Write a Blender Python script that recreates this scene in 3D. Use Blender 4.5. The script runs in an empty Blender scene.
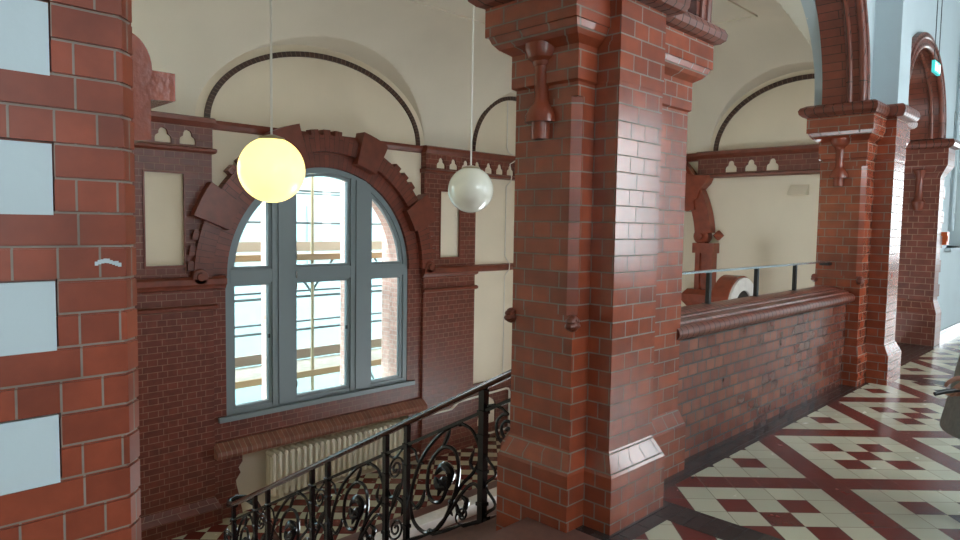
import bpy, math, random
from mathutils import Vector, Matrix
from mathutils.geometry import tessellate_polygon
random.seed(7)
PI = math.pi
S = bpy.context.scene
COL = S.collection

# ------------------------------------------------------------------ camera
cam = bpy.data.objects.new('camera', bpy.data.cameras.new('camera'))
COL.objects.link(cam)
R = ((0.70580998, 0.03576384, 0.70749786), (-0.70823068, 0.0575372, 0.70363256), (0.01554284, 0.99770257, -0.06593938))
cam.matrix_world = Matrix(((R[0][0], R[0][1], -R[0][2], 0), (R[1][0], R[1][1], -R[1][2], 0), (R[2][0], R[2][1], -R[2][2], 1.55), (0, 0, 0, 1)))
cam.data.sensor_width = 36.0
cam.data.lens = 672.6 / 960 * 36
cam.data.clip_start = 0.05
S.camera = cam

# ------------------------------------------------------------------ world, light, exposure
W = bpy.data.worlds.new('daylight')
S.world = W
W.use_nodes = True
bg = W.node_tree.nodes['Background']
bg.inputs[0].default_value = (0.86, 0.96, 1.0, 1)
bg.inputs[1].default_value = 8.0
S.view_settings.view_transform = 'Standard'
S.view_settings.look = 'None'
S.view_settings.gamma = 1
S.view_settings.use_curve_mapping = False
S.view_settings.exposure = 0.72
S.cycles.max_bounces = 10
S.cycles.diffuse_bounces = 6
S.cycles.use_denoising = True
S.cycles.sample_clamp_indirect = 8


def portal(loc, rot, sx, sy):
    l = bpy.data.lights.new('daylight_portal', 'AREA')
    l.shape = 'RECTANGLE'
    l.size = sx
    l.size_y = sy
    l.cycles.is_portal = True
    o = bpy.data.objects.new('daylight_portal', l)
    COL.objects.link(o)
    o.location = loc
    o.rotation_euler = rot
    return o


SOUTH_Y = -2.3
SOUTH_WIN = [(-3.0, 0.9), (0.4, 0.8), (9.4, 2.0), (13.2, 0.6), (16.4, 0.7), (19.4, 0.9), (22.4, 1.0)]
SZ0, SZ1 = 0.9, 3.3
ADDED_HIGH_WIN = [(3.6, 1.3), (6.0, 1.3)]  # added clerestory openings, out of view, to brighten the stairwell
HZ0, HZ1 = 2.5, 4.7
for (cx, w) in ADDED_HIGH_WIN:
    portal((cx, SOUTH_Y - 0.3, (HZ0 + HZ1) / 2), (PI / 2, 0, PI), w, HZ1 - HZ0)
for (cx, w) in SOUTH_WIN:
    portal((cx, SOUTH_Y - 0.3, (SZ0 + SZ1) / 2), (PI / 2, 0, PI), w, SZ1 - SZ0)
portal((5.76, 9.62, 0.65), (-PI / 2, 0, 0), 3.3, 3.7)
portal((11.95, 4.85, -4.4), (0, PI / 2, 0), 3.0, 4.5)  # added lower-hall opening, out of view, lifts the stairwell light
portal((-0.45, 4.9, -4.4), (0, -PI / 2, 0), 3.0, 4.4)  # its counterpart, also added, in the left wall
portal((1.25, 9.7, 0.72), (-PI / 2, 0, 0), 1.9, 4.25)  # added opening in the hidden left bay, brightens the stairwell

# ------------------------------------------------------------------ dimensions
WIN_Y = 9.16      # stairwell window wall
END_X = 11.56     # stairwell end wall
LEFT_X = -0.04
ARC_Y0, ARC_Y1 = 2.10, 2.52
SPRING = 2.92
LAND_Z = -2.67
CW = 5.76         # window and bay axis
WZ, WR = 0.785, 1.63
COURSE = 0.0845


# ------------------------------------------------------------------ materials
def new_mat(name):
    m = bpy.data.materials.new(name)
    m.use_nodes = True
    nt = m.node_tree
    return m, nt, nt.nodes['Principled BSDF']


def plain(name, col, rough=0.5, metal=0.0, noise=0.0, nscale=6, bump=0.0, bscale=60, coat=0.0, emit=None, es=0, spec=0.5):
    m, nt, b = new_mat(name)
    b.inputs['Base Color'].default_value = (*col, 1)
    b.inputs['Roughness'].default_value = rough
    b.inputs['Metallic'].default_value = metal
    b.inputs['Coat Weight'].default_value = coat
    b.inputs['Specular IOR Level'].default_value = spec
    if emit:
        b.inputs['Emission Color'].default_value = (*emit, 1)
        b.inputs['Emission Strength'].default_value = es
    if noise > 0 or bump > 0:
        tc = nt.nodes.new('ShaderNodeTexCoord')
    if noise > 0:
        n = nt.nodes.new('ShaderNodeTexNoise')
        n.inputs['Scale'].default_value = nscale
        n.inputs['Detail'].default_value = 5
        nt.links.new(tc.outputs['Object'], n.inputs['Vector'])
        mp = nt.nodes.new('ShaderNodeMapRange')
        mp.inputs[1].default_value = 0.3
        mp.inputs[2].default_value = 0.7
        mp.inputs[3].default_value = 1 - noise
        mp.inputs[4].default_value = 1 + noise * 0.4
        nt.links.new(n.outputs['Fac'], mp.inputs[0])
        mx = nt.nodes.new('ShaderNodeMix')
        mx.data_type = 'RGBA'
        mx.blend_type = 'MULTIPLY'
        mx.inputs[0].default_value = 1
        mx.inputs[6].default_value = (*col, 1)
        cb = nt.nodes.new('ShaderNodeCombineColor')
        for k in range(3):
            nt.links.new(mp.outputs[0], cb.inputs[k])
        nt.links.new(cb.outputs[0], mx.inputs[7])
        nt.links.new(mx.outputs[2], b.inputs['Base Color'])
    if bump > 0:
        n2 = nt.nodes.new('ShaderNodeTexNoise')
        n2.inputs['Scale'].default_value = bscale
        n2.inputs['Detail'].default_value = 4
        nt.links.new(tc.outputs['Object'], n2.inputs['Vector'])
        bp = nt.nodes.new('ShaderNodeBump')
        bp.inputs['Strength'].default_value = bump
        bp.inputs['Distance'].default_value = 0.01
        nt.links.new(n2.outputs['Fac'], bp.inputs['Height'])
        nt.links.new(bp.outputs[0], b.inputs['Normal'])
    return m


def brick(name, c1, c2, mortar, bw=0.25, rh=COURSE, ms=0.009, rough=0.28, offset=0.5, squash=0.5, sqf=2, bump=0.35, bias=0.0, shift=(0, 0), spec=0.5):
    m, nt, b = new_mat(name)
    uv = nt.nodes.new('ShaderNodeUVMap')
    mp = nt.nodes.new('ShaderNodeMapping')
    mp.inputs['Location'].default_value = (shift[0], shift[1], 0)
    nt.links.new(uv.outputs[0], mp.inputs[0])
    t = nt.nodes.new('ShaderNodeTexBrick')
    t.offset = offset
    t.offset_frequency = 2
    t.squash = squash
    t.squash_frequency = sqf
    t.inputs['Scale'].default_value = 1
    t.inputs['Color1'].default_value = (*c1, 1)
    t.inputs['Color2'].default_value = (*c2, 1)
    t.inputs['Mortar'].default_value = (*mortar, 1)
    t.inputs['Mortar Size'].default_value = ms / 2
    t.inputs['Mortar Smooth'].default_value = 0.15
    t.inputs['Bias'].default_value = bias
    t.inputs['Brick Width'].default_value = bw
    t.inputs['Row Height'].default_value = rh
    nt.links.new(mp.outputs[0], t.inputs['Vector'])
    # mottling of the glaze
    tc = nt.nodes.new('ShaderNodeTexCoord')
    n = nt.nodes.new('ShaderNodeTexNoise')
    n.inputs['Scale'].default_value = 9
    n.inputs['Detail'].default_value = 6
    nt.links.new(tc.outputs['Object'], n.inputs['Vector'])
    mr = nt.nodes.new('ShaderNodeMapRange')
    mr.inputs[1].default_value = 0.3
    mr.inputs[2].default_value = 0.7
    mr.inputs[3].default_value = 0.78
    mr.inputs[4].default_value = 1.12
    nt.links.new(n.outputs['Fac'], mr.inputs[0])
    cb = nt.nodes.new('ShaderNodeCombineColor')
    for k in range(3):
        nt.links.new(mr.outputs[0], cb.inputs[k])
    mx = nt.nodes.new('ShaderNodeMix')
    mx.data_type = 'RGBA'
    mx.blend_type = 'MULTIPLY'
    mx.inputs[0].default_value = 1
    nt.links.new(t.outputs['Color'], mx.inputs[6])
    nt.links.new(cb.outputs[0], mx.inputs[7])
    nt.links.new(mx.outputs[2], b.inputs['Base Color'])
    rr = nt.nodes.new('ShaderNodeMapRange')
    rr.inputs[3].default_value = rough
    rr.inputs[4].default_value = 0.85
    nt.links.new(t.outputs['Fac'], rr.inputs[0])
    nt.links.new(rr.outputs[0], b.inputs['Roughness'])
    b.inputs['Specular IOR Level'].default_value = spec
    inv = nt.nodes.new('ShaderNodeMath')
    inv.operation = 'MULTIPLY_ADD'
    inv.inputs[1].default_value = -1
    inv.inputs[2].default_value = 1
    nt.links.new(t.outputs['Fac'], inv.inputs[0])
    ad = nt.nodes.new('ShaderNodeMath')
    ad.operation = 'MULTIPLY_ADD'
    ad.inputs[1].default_value = 0.25
    nt.links.new(n.outputs['Fac'], ad.inputs[0])
    nt.links.new(inv.outputs[0], ad.inputs[2])
    bp = nt.nodes.new('ShaderNodeBump')
    bp.inputs['Strength'].default_value = bump
    bp.inputs['Distance'].default_value = 0.006
    nt.links.new(ad.outputs[0], bp.inputs['Height'])
    nt.links.new(bp.outputs[0], b.inputs['Normal'])
    return m


RED1, RED2 = (0.31, 0.063, 0.026), (0.21, 0.041, 0.018)
M = {}
M['brick_pillar'] = brick('glazed_quoin_brick', (0.25, 0.050, 0.022), (0.17, 0.034, 0.016), (0.22, 0.18, 0.15), bw=0.19, ms=0.006, rough=0.36, spec=0.3, shift=(0.0, 0.0))
M['brick_pier'] = brick('glazed_pier_brick', RED1, RED2, (0.20, 0.16, 0.125), bw=0.26, ms=0.0075, rough=0.21, spec=0.7, shift=(0.05, 0.03))
M['brick_header'] = brick('glazed_header_brick', (0.27, 0.085, 0.052), (0.15, 0.04, 0.026), (0.02, 0.013, 0.011), bw=0.13, ms=0.0125, rough=0.16, squash=1.0, bump=0.25, spec=0.8, shift=(0.02, 0.03))
M['brick_inner'] = brick('dark_stairwell_brick', (0.17, 0.038, 0.022), (0.12, 0.028, 0.017), (0.27, 0.155, 0.11), bw=0.25, ms=0.009, rough=0.38, bump=0.25)
M['brick_plain'] = plain('moulded_brick', (0.17, 0.040, 0.021), 0.36, noise=0.25, nscale=8, bump=0.15)
M['brick_smooth'] = plain('glazed_moulded_brick', (0.25, 0.052, 0.024), 0.25, noise=0.25, nscale=8, bump=0.15)  # pier trim; also the lit, brighter brick copy on the end wall
M['brick_mould'] = brick('moulded_header_brick', (0.20, 0.050, 0.028), (0.14, 0.036, 0.021), (0.04, 0.028, 0.022), bw=0.075, rh=1.0, ms=0.009, rough=0.3, squash=1.0, offset=0.0, bump=0.5)
M['brick_ledge'] = brick('pale_ledge_brick', (0.25, 0.095, 0.06), (0.19, 0.07, 0.045), (0.32, 0.23, 0.17), bw=0.075, rh=1.0, ms=0.009, rough=0.4, squash=1.0, offset=0.0, bump=0.4)
M['brick_arch'] = brick('voussoir_brick', (0.19, 0.042, 0.022), (0.13, 0.030, 0.017), (0.06, 0.03, 0.022), bw=0.4, rh=0.085, ms=0.008, rough=0.35, squash=1.0)
M['brick_dark'] = brick('dark_band_brick', (0.07, 0.028, 0.018), (0.04, 0.02, 0.014), (0.17, 0.12, 0.08), bw=0.4, rh=0.08, ms=0.012, rough=0.5, squash=1.0)
M['brick_out'] = brick('glare_paled_brick', (0.75, 0.50, 0.43), (0.68, 0.42, 0.36), (0.75, 0.65, 0.6), bw=0.25, ms=0.012, rough=0.8)  # outdoor glare is put into this pale brick colour
M['cream'] = plain('cream_plaster', (0.76, 0.675, 0.53), 0.85, noise=0.05, nscale=1.5, bump=0.08, bscale=25)
M['vault'] = plain('off_white_plaster', (0.72, 0.665, 0.555), 0.9, noise=0.05, nscale=1.2, bump=0.06, bscale=20)
M['white'] = plain('white_plaster', (0.47, 0.535, 0.56), 0.85, noise=0.05, nscale=2, bump=0.1, bscale=25)
M['window_grey'] = plain('grey_window_paint', (0.20, 0.25, 0.27), 0.4)
M['iron'] = plain('black_painted_iron', (0.008, 0.008, 0.009), 0.2, spec=0.4)
M['wood'] = plain('dark_handrail_wood', (0.06, 0.018, 0.011), 0.16, noise=0.3, nscale=12, spec=0.45)
M['stone_step'] = plain('red_brown_step_stone', (0.13, 0.06, 0.045), 0.35, noise=0.25, nscale=20)
M['pale_stone_glare'] = plain('pale_stone_and_glare', (0.84, 0.82, 0.78), 0.16, noise=0.1, nscale=10)  # gleam on the landing edge is painted in; also colours the hood arch
M['radiator'] = plain('cream_radiator_enamel', (0.86, 0.82, 0.68), 0.35)
M['pipe'] = plain('white_pipe_paint', (0.72, 0.69, 0.62), 0.35)
M['black'] = plain('black_plastic', (0.01, 0.01, 0.011), 0.3)
M['steel'] = plain('brushed_steel', (0.62, 0.68, 0.70), 0.22, metal=1.0)
M['orange'] = plain('orange_plastic', (0.55, 0.10, 0.025), 0.4)
M['tile_dark'] = brick('dark_border_tile', (0.045, 0.033, 0.031), (0.032, 0.025, 0.024), (0.015, 0.012, 0.012), bw=0.173, rh=0.087, ms=0.004, rough=0.2, squash=1.0, bump=0.15)
M['coat'] = plain('grey_coat_cloth', (0.33, 0.37, 0.35), 0.9, noise=0.15, nscale=40, bump=0.2, bscale=300)
M['skin'] = plain('skin', (0.50, 0.26, 0.19), 0.5, noise=0.08, nscale=30)
M['trousers'] = plain('dark_trouser_cloth', (0.02, 0.022, 0.03), 0.9)
M['hair'] = plain('brown_hair', (0.06, 0.035, 0.02), 0.6, noise=0.3, nscale=60)
M['sign_green'] = plain('lit_green_sign', (0.02, 0.55, 0.45), 0.4, emit=(0.10, 0.65, 0.70), es=0.35)
M['sign_white'] = plain('lit_white_symbol', (0.9, 0.95, 0.95), 0.4, emit=(0.9, 1, 1), es=0.45)
M['lamp_lit'] = plain('lit_opal_glass', (0.9, 0.8, 0.5), 0.25, emit=(1.0, 0.79, 0.23), es=1.05)
M['lamp_white'] = plain('opal_glass', (0.86, 0.85, 0.75), 0.12, coat=0.4)
M['brass_cap'] = plain('dull_lamp_cap', (0.35, 0.30, 0.2), 0.4, metal=0.6)
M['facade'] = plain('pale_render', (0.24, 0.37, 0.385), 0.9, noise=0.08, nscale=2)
M['plank'] = plain('weathered_plank', (0.32, 0.29, 0.24), 0.8, noise=0.2, nscale=10)
M['pole_yellow'] = plain('yellow_scaffold_paint', (0.30, 0.26, 0.16), 0.5)
M['yard'] = plain('grey_screen_render', (0.11, 0.14, 0.15), 0.9)  # grey of the added screen wall, sets how bright the pane looks
M['pole_orange'] = plain('orange_board_paint', (0.34, 0.24, 0.135), 0.6)
M['plank_red'] = plain('reddish_board', (0.30, 0.24, 0.195), 0.7)
M['pole_blue'] = plain('galvanised_tube', (0.14, 0.18, 0.20), 0.5)
M['pane_far'] = plain('far_window_glass', (0.21, 0.29, 0.30), 0.3)
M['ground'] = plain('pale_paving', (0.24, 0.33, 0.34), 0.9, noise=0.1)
M['shade_dark'] = plain('painted_recess_shade', (0.02, 0.014, 0.012), 0.8)  # paint for the shaded hollow of the hood


def glass_mat():
    m = bpy.data.materials.new('window_glass')
    m.use_nodes = True
    nt = m.node_tree
    nt.nodes.clear()
    o = nt.nodes.new('ShaderNodeOutputMaterial')
    t = nt.nodes.new('ShaderNodeBsdfTransparent')
    t.inputs[0].default_value = (0.94, 0.97, 0.97, 1)
    g = nt.nodes.new('ShaderNodeBsdfGlossy')
    g.inputs['Roughness'].default_value = 0.02
    fr = nt.nodes.new('ShaderNodeFresnel')
    fr.inputs[0].default_value = 1.35
    mx = nt.nodes.new('ShaderNodeMixShader')
    nt.links.new(fr.outputs[0], mx.inputs[0])
    nt.links.new(t.outputs[0], mx.inputs[1])
    nt.links.new(g.outputs[0], mx.inputs[2])
    nt.links.new(mx.outputs[0], o.inputs[0])
    return m


M['glass'] = glass_mat()


class NT:
    """small helper for maths node chains"""
    def __init__(s, nt):
        s.nt = nt

    def m(s, op, a, b=None, c=None):
        n = s.nt.nodes.new('ShaderNodeMath')
        n.operation = op
        for k, v in enumerate((a, b, c)):
            if v is None:
                continue
            if isinstance(v, (int, float)):
                n.inputs[k].default_value = v
            else:
                s.nt.links.new(v, n.inputs[k])
        return n.outputs[0]

    def mix(s, f, a, b):
        n = s.nt.nodes.new('ShaderNodeMix')
        n.data_type = 'RGBA'
        for k, v in ((0, f), (6, a), (7, b)):
            if isinstance(v, tuple):
                n.inputs[k].default_value = (*v, 1)
            elif isinstance(v, (int, float)):
                n.inputs[k].default_value = v
            else:
                s.nt.links.new(v, n.inputs[k])
        return n.outputs[2]


def floor_mat(name, lattice):
    m, nt, b = new_mat(name)
    N = NT(nt)
    tc = nt.nodes.new('ShaderNodeTexCoord')
    sp = nt.nodes.new('ShaderNodeSeparateXYZ')
    nt.links.new(tc.outputs['Object'], sp.inputs[0])
    x, y = sp.outputs[0], sp.outputs[1]
    RED, CREAM = (0.14, 0.026, 0.021), (0.52, 0.49, 0.36)
    if lattice:
        s = 0.1735
        u = N.m('MULTIPLY', N.m('SUBTRACT', x, y), 1 / math.sqrt(2) / s)
        v = N.m('MULTIPLY', N.m('ADD', x, y), 1 / math.sqrt(2) / s)
        u = N.m('SUBTRACT', u, 2.084 / s - 60)
        v = N.m('SUBTRACT', v, 3.95 / s - 60)
    else:
        s = 0.225
        u = N.m('ADD', N.m('MULTIPLY', N.m('SUBTRACT', x, y), 1 / math.sqrt(2) / s), 120.2)
        v = N.m('ADD', N.m('MULTIPLY', N.m('ADD', x, y), 1 / math.sqrt(2) / s), 120.4)
    fu, fv = N.m('FLOOR', u), N.m('FLOOR', v)
    if lattice:
        i, j = N.m('MODULO', fu, 6), N.m('MODULO', fv, 6)
        band = N.m('MAXIMUM', N.m('LESS_THAN', i, 0.5), N.m('LESS_THAN', j, 0.5))
        ini = N.m('MULTIPLY', N.m('GREATER_THAN', i, 1.5), N.m('LESS_THAN', i, 4.5))
        inj = N.m('MULTIPLY', N.m('GREATER_THAN', j, 1.5), N.m('LESS_THAN', j, 4.5))
        ev = N.m('LESS_THAN', N.m('MODULO', N.m('ADD', i, j), 2), 0.5)
        red = N.m('MAXIMUM', band, N.m('MULTIPLY', ev, N.m('MULTIPLY', ini, inj)))
    else:
        red = N.m('LESS_THAN', N.m('MODULO', N.m('ADD', fu, fv), 2), 0.5)
    # small tone change per tile
    wn = nt.nodes.new('ShaderNodeTexWhiteNoise')
    cv = nt.nodes.new('ShaderNodeCombineXYZ')
    nt.links.new(fu, cv.inputs[0])
    nt.links.new(fv, cv.inputs[1])
    nt.links.new(cv.outputs[0], wn.inputs['Vector'])
    tone = N.m('MULTIPLY_ADD', wn.outputs['Value'], 0.2, 0.88)
    base = N.mix(red, CREAM, RED)
    cb = nt.nodes.new('ShaderNodeCombineColor')
    for k in range(3):
        nt.links.new(tone, cb.inputs[k])
    mul = nt.nodes.new('ShaderNodeMix')
    mul.data_type = 'RGBA'
    mul.blend_type = 'MULTIPLY'
    mul.inputs[0].default_value = 1
    nt.links.new(base, mul.inputs[6])
    nt.links.new(cb.outputs[0], mul.inputs[7])
    # joints
    du = N.m('ABSOLUTE', N.m('SUBTRACT', N.m('FRACT', u), 0.5))
    dv = N.m('ABSOLUTE', N.m('SUBTRACT', N.m('FRACT', v), 0.5))
    joint = N.m('GREATER_THAN', N.m('MAXIMUM', du, dv), 0.488)
    col = N.mix(N.m('MULTIPLY', joint, 0.75), mul.outputs[2], (0.10, 0.085, 0.07))
    nt.links.new(col, b.inputs['Base Color'])
    nz = nt.nodes.new('ShaderNodeTexNoise')
    nz.inputs['Scale'].default_value = 7
    nz.inputs['Detail'].default_value = 4
    nt.links.new(tc.outputs['Object'], nz.inputs['Vector'])
    rg = N.m('MULTIPLY_ADD', nz.outputs['Fac'], 0.22, 0.12)
    nt.links.new(rg, b.inputs['Roughness'])
    hh = N.m('MULTIPLY_ADD', joint, -1.0, N.m('MULTIPLY', wn.outputs['Value'], 0.6))
    bp = nt.nodes.new('ShaderNodeBump')
    bp.inputs['Strength'].default_value = 0.12
    bp.inputs['Distance'].default_value = 0.003
    nt.links.new(hh, bp.inputs['Height'])
    nt.links.new(bp.outputs[0], b.inputs['Normal'])
    return m


M['floor'] = floor_mat('lattice_floor_tiles', True)
M['checker'] = floor_mat('checkered_landing_tiles', False)


# ------------------------------------------------------------------ mesh builder
class MB:
    def __init__(s):
        s.v, s.f, s.uv, s.sm = [], [], [], []

    def face(s, pts, uvs=None, smooth=False):
        if uvs is None:
            a = Vector(pts[1]) - Vector(pts[0])
            n = Vector((0, 0, 0))
            for k in range(len(pts)):
                p, q = Vector(pts[k]), Vector(pts[(k + 1) % len(pts)])
                n += p.cross(q)
            ax = [abs(c) for c in n]
            k = ax.index(max(ax))
            if k == 0:
                uvs = [(p[1], p[2]) for p in pts]
            elif k == 1:
                uvs = [(p[0], p[2]) for p in pts]
            else:
                uvs = [(p[0], p[1]) for p in pts]
        b = len(s.v)
        s.v += [tuple(p) for p in pts]
        s.f.append(tuple(range(b, b + len(pts))))
        s.uv += list(uvs)
        s.sm.append(smooth)
        return s

    def box(s, x0, y0, z0, x1, y1, z1):
        if x0 > x1: x0, x1 = x1, x0
        if y0 > y1: y0, y1 = y1, y0
        if z0 > z1: z0, z1 = z1, z0
        P = lambda i, j, k: ((x0, x1)[i], (y0, y1)[j], (z0, z1)[k])
        for q in (((0,0,0),(0,1,0),(1,1,0),(1,0,0)), ((0,0,1),(1,0,1),(1,1,1),(0,1,1)), ((0,0,0),(1,0,0),(1,0,1),(0,0,1)),
                  ((1,1,0),(0,1,0),(0,1,1),(1,1,1)), ((0,1,0),(0,0,0),(0,0,1),(0,1,1)), ((1,0,0),(1,1,0),(1,1,1),(1,0,1))):
            s.face([P(*c) for c in q])
        return s

    def loft(s, polys, cap=True, smooth=False, perim=None):
        """polys: list of (poly [(x,y)..] ccw, z); same count"""
        n = len(polys[0][0])
        ref = perim or polys[0][0]
        per = [0.0]
        for k in range(n):
            a, b = ref[k], ref[(k + 1) % n]
            per.append(per[-1] + math.hypot(b[0] - a[0], b[1] - a[1]))
        run = 0.0
        vs = []
        for i, (p, z) in enumerate(polys):
            vs.append(z)
        for i in range(len(polys) - 1):
            (p, z0), (q, z1) = polys[i], polys[i + 1]
            for k in range(n):
                l = (k + 1) % n
                s.face([(*p[k], z0), (*p[l], z0), (*q[l], z1), (*q[k], z1)],
                       [(per[k], vs[i]), (per[k + 1], vs[i]), (per[k + 1], vs[i + 1]), (per[k], vs[i + 1])], smooth)
        if cap:
            for (p, z), up in ((polys[0], False), (polys[-1], True)):
                tri = tessellate_polygon([[Vector((a, b, 0)) for a, b in p]])
                for t in tri:
                    pts = [(*p[i], z) for i in t]
                    ar = (pts[1][0]-pts[0][0])*(pts[2][1]-pts[0][1]) - (pts[2][0]-pts[0][0])*(pts[1][1]-pts[0][1])
                    if (ar > 0) != up:
                        pts.reverse()
                    s.face(pts)
        return s

    def prism(s, poly, z0, z1):
        return s.loft([(poly, z0), (poly, z1)])

    def slab(s, outer, mp, d, holes=(), uvs=1.0):
        """outer polygon (u,v) ccw + holes; mp(u,v,w)->xyz, w 0 front .. d back"""
        loops = [list(outer)] + [list(h) for h in holes]
        flat = [p for l in loops for p in l]
        tri = tessellate_polygon([[Vector((a, b, 0)) for a, b in l] for l in loops])
        for t in tri:
            q = [flat[i] for i in t]
            ar = (q[1][0]-q[0][0])*(q[2][1]-q[0][1]) - (q[2][0]-q[0][0])*(q[1][1]-q[0][1])
            if abs(ar) < 1e-12:
                continue
            if ar < 0:
                q.reverse()
            s.face([mp(a, b, 0) for a, b in q], q)
            q = q[::-1]
            s.face([mp(a, b, d) for a, b in q], q)
        for l in loops:
            run = 0
            n = len(l)
            for k in range(n):
                a, b = l[k], l[(k + 1) % n]
                L = math.hypot(b[0] - a[0], b[1] - a[1])
                s.face([mp(*a, 0), mp(*a, d), mp(*b, d), mp(*b, 0)], [(0, run), (d, run), (d, run + L), (0, run + L)])
                run += L
        return s

    def ring(s, cu, cv, r0, r1, a0, a1, mp, d, n=48, ry=None):
        """solid arch ring; ry = (b0,b1) for an ellipse"""
        b0, b1 = ry or (r0, r1)
        P = lambda a, k: (cu + (r0, r1)[k] * math.cos(a), cv + (b0, b1)[k] * math.sin(a))
        rm = (r0 + r1) / 2
        for i in range(n):
            a, b = a0 + (a1 - a0) * i / n, a0 + (a1 - a0) * (i + 1) / n
            va, vb = a * rm, b * rm
            pa, pb, qa, qb = P(a, 0), P(b, 0), P(a, 1), P(b, 1)
            w = r1 - r0
            s.face([mp(*pa, 0), mp(*qa, 0), mp(*qb, 0), mp(*pb, 0)], [(0.01, va), (w, va), (w, vb), (0.01, vb)])
            s.face([mp(*pa, d), mp(*pb, d), mp(*qb, d), mp(*qa, d)], [(0.01, va), (0.01, vb), (w, vb), (w, va)])
            s.face([mp(*pa, 0), mp(*pb, 0), mp(*pb, d), mp(*pa, d)], [(0.01, va), (0.01, vb), (d, vb), (d, va)])
            s.face([mp(*qa, 0), mp(*qa, d), mp(*qb, d), mp(*qb, 0)], [(0.01, va), (d, va), (d, vb), (0.01, vb)])
        for a in (a0, a1):
            p, q = P(a, 0), P(a, 1)
            s.face([mp(*p, 0), mp(*p, d), mp(*q, d), mp(*q, 0)], [(0, 0), (d, 0), (d, .07), (0, .07)])
        return s

    def sweep(s, prof, path_map, ts, smooth=False, cap=True):
        """prof: closed list (a,b); path_map(t,a,b)->xyz ; uv = (t, perimeter)"""
        n = len(prof)
        per = [0.0]
        for k in range(n):
            a, b = prof[k], prof[(k + 1) % n]
            per.append(per[-1] + math.hypot(b[0] - a[0], b[1] - a[1]))
        for i in range(len(ts) - 1):
            for k in range(n):
                l = (k + 1) % n
                s.face([path_map(ts[i], *prof[k]), path_map(ts[i + 1], *prof[k]), path_map(ts[i + 1], *prof[l]), path_map(ts[i], *prof[l])],
                       [(ts[i], per[k] + 0.01), (ts[i + 1], per[k] + 0.01), (ts[i + 1], per[k + 1] + 0.01), (ts[i], per[k + 1] + 0.01)], smooth)
        if cap:
            tri = tessellate_polygon([[Vector((a, b, 0)) for a, b in prof]])
            for t in (ts[0], ts[-1]):
                for q in tri:
                    s.face([path_map(t, *prof[i]) for i in q], [prof[i] for i in q])
        return s

    def tube(s, pts, r, n=8, closed=False):
        pts = [Vector(p) for p in pts]
        rr = r if isinstance(r, (list, tuple)) else [r] * len(pts)
        N = len(pts)
        rings = []
        up = None
        for i, p in enumerate(pts):
            if closed:
                t = pts[(i + 1) % N] - pts[i - 1]
            else:
                t = pts[min(i + 1, N - 1)] - pts[max(i - 1, 0)]
            t.normalize()
            if up is None:
                up = Vector((0, 0, 1)) if abs(t.z) < 0.9 else Vector((1, 0, 0))
            a = (up - t * up.dot(t))
            if a.length < 1e-6:
                a = t.orthogonal()
            a.normalize()
            up = a
            b = t.cross(a)
            rings.append([tuple(p + (a * math.cos(2 * PI * k / n) + b * math.sin(2 * PI * k / n)) * rr[i]) for k in range(n)])
        M_ = N if closed else N - 1
        for i in range(M_):
            A, B = rings[i], rings[(i + 1) % N]
            for k in range(n):
                l = (k + 1) % n
                s.face([A[k], A[l], B[l], B[k]], None, n > 4)
        if not closed:
            s.face(rings[0][::-1])
            s.face(rings[-1])
        return s

    def lathe(s, prof, c, n=24, axis='z'):
        """prof list (r, h)"""
        def P(r, h, a):
            u, v = r * math.cos(a), r * math.sin(a)
            if axis == 'z': return (c[0] + u, c[1] + v, c[2] + h)
            if axis == 'x': return (c[0] + h, c[1] + u, c[2] + v)
            return (c[0] + v, c[1] + h, c[2] + u)
        for i in range(len(prof) - 1):
            (r0, h0), (r1, h1) = prof[i], prof[i + 1]
            for k in range(n):
                a, b = 2 * PI * k / n, 2 * PI * (k + 1) / n
                if r0 < 1e-6:
                    s.face([P(r0, h0, a), P(r1, h1, b), P(r1, h1, a)], None, True)
                elif r1 < 1e-6:
                    s.face([P(r0, h0, a), P(r0, h0, b), P(r1, h1, a)], None, True)
                else:
                    s.face([P(r0, h0, a), P(r0, h0, b), P(r1, h1, b), P(r1, h1, a)], None, True)
        return s

    def ball(s, c, r, n=16, m=10):
        rx, ry, rz = r if isinstance(r, (tuple, list)) else (r, r, r)
        P = lambda i, k: (c[0] + rx * math.sin(PI * i / m) * math.cos(2 * PI * k / n), c[1] + ry * math.sin(PI * i / m) * math.sin(2 * PI * k / n), c[2] - rz * math.cos(PI * i / m))
        for i in range(m):
            for k in range(n):
                if i == 0: s.face([P(0, 0), P(1, k + 1), P(1, k)], None, True)
                elif i == m - 1: s.face([P(i, k), P(i, k + 1), P(m, 0)], None, True)
                else: s.face([P(i, k), P(i, k + 1), P(i + 1, k + 1), P(i + 1, k)], None, True)
        return s

    def build(s, name, mat, parent=None, merge=True):
        o = (0, 0, 0)
        if parent is not None:
            q = parent
            o = Vector((0, 0, 0))
            while q is not None:
                o = o + q.location
                q = q.parent
        vs, idx, remap = [], {}, []
        for p in s.v:
            key = (round(p[0], 5), round(p[1], 5), round(p[2], 5))
            if merge and key in idx:
                remap.append(idx[key])
            else:
                idx[key] = len(vs)
                remap.append(len(vs))
                vs.append((p[0] - o[0], p[1] - o[1], p[2] - o[2]))
        fs, uvs, sms = [], [], []
        k = 0
        for f, sm in zip(s.f, s.sm):
            g = [remap[i] for i in f]
            u = s.uv[k:k + len(f)]
            k += len(f)
            if len(set(g)) < len(g):
                gg, uu = [], []
                for a, b in zip(g, u):
                    if a not in gg:
                        gg.append(a)
                        uu.append(b)
                g, u = gg, uu
                if len(g) < 3:
                    continue
            fs.append(g)
            uvs += u
            sms.append(sm)
        me = bpy.data.meshes.new(name)
        me.from_pydata(vs, [], fs)
        ul = me.uv_layers.new(name='UVMap')
        ul.data.foreach_set('uv', [c for p in uvs for c in p])
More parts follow.
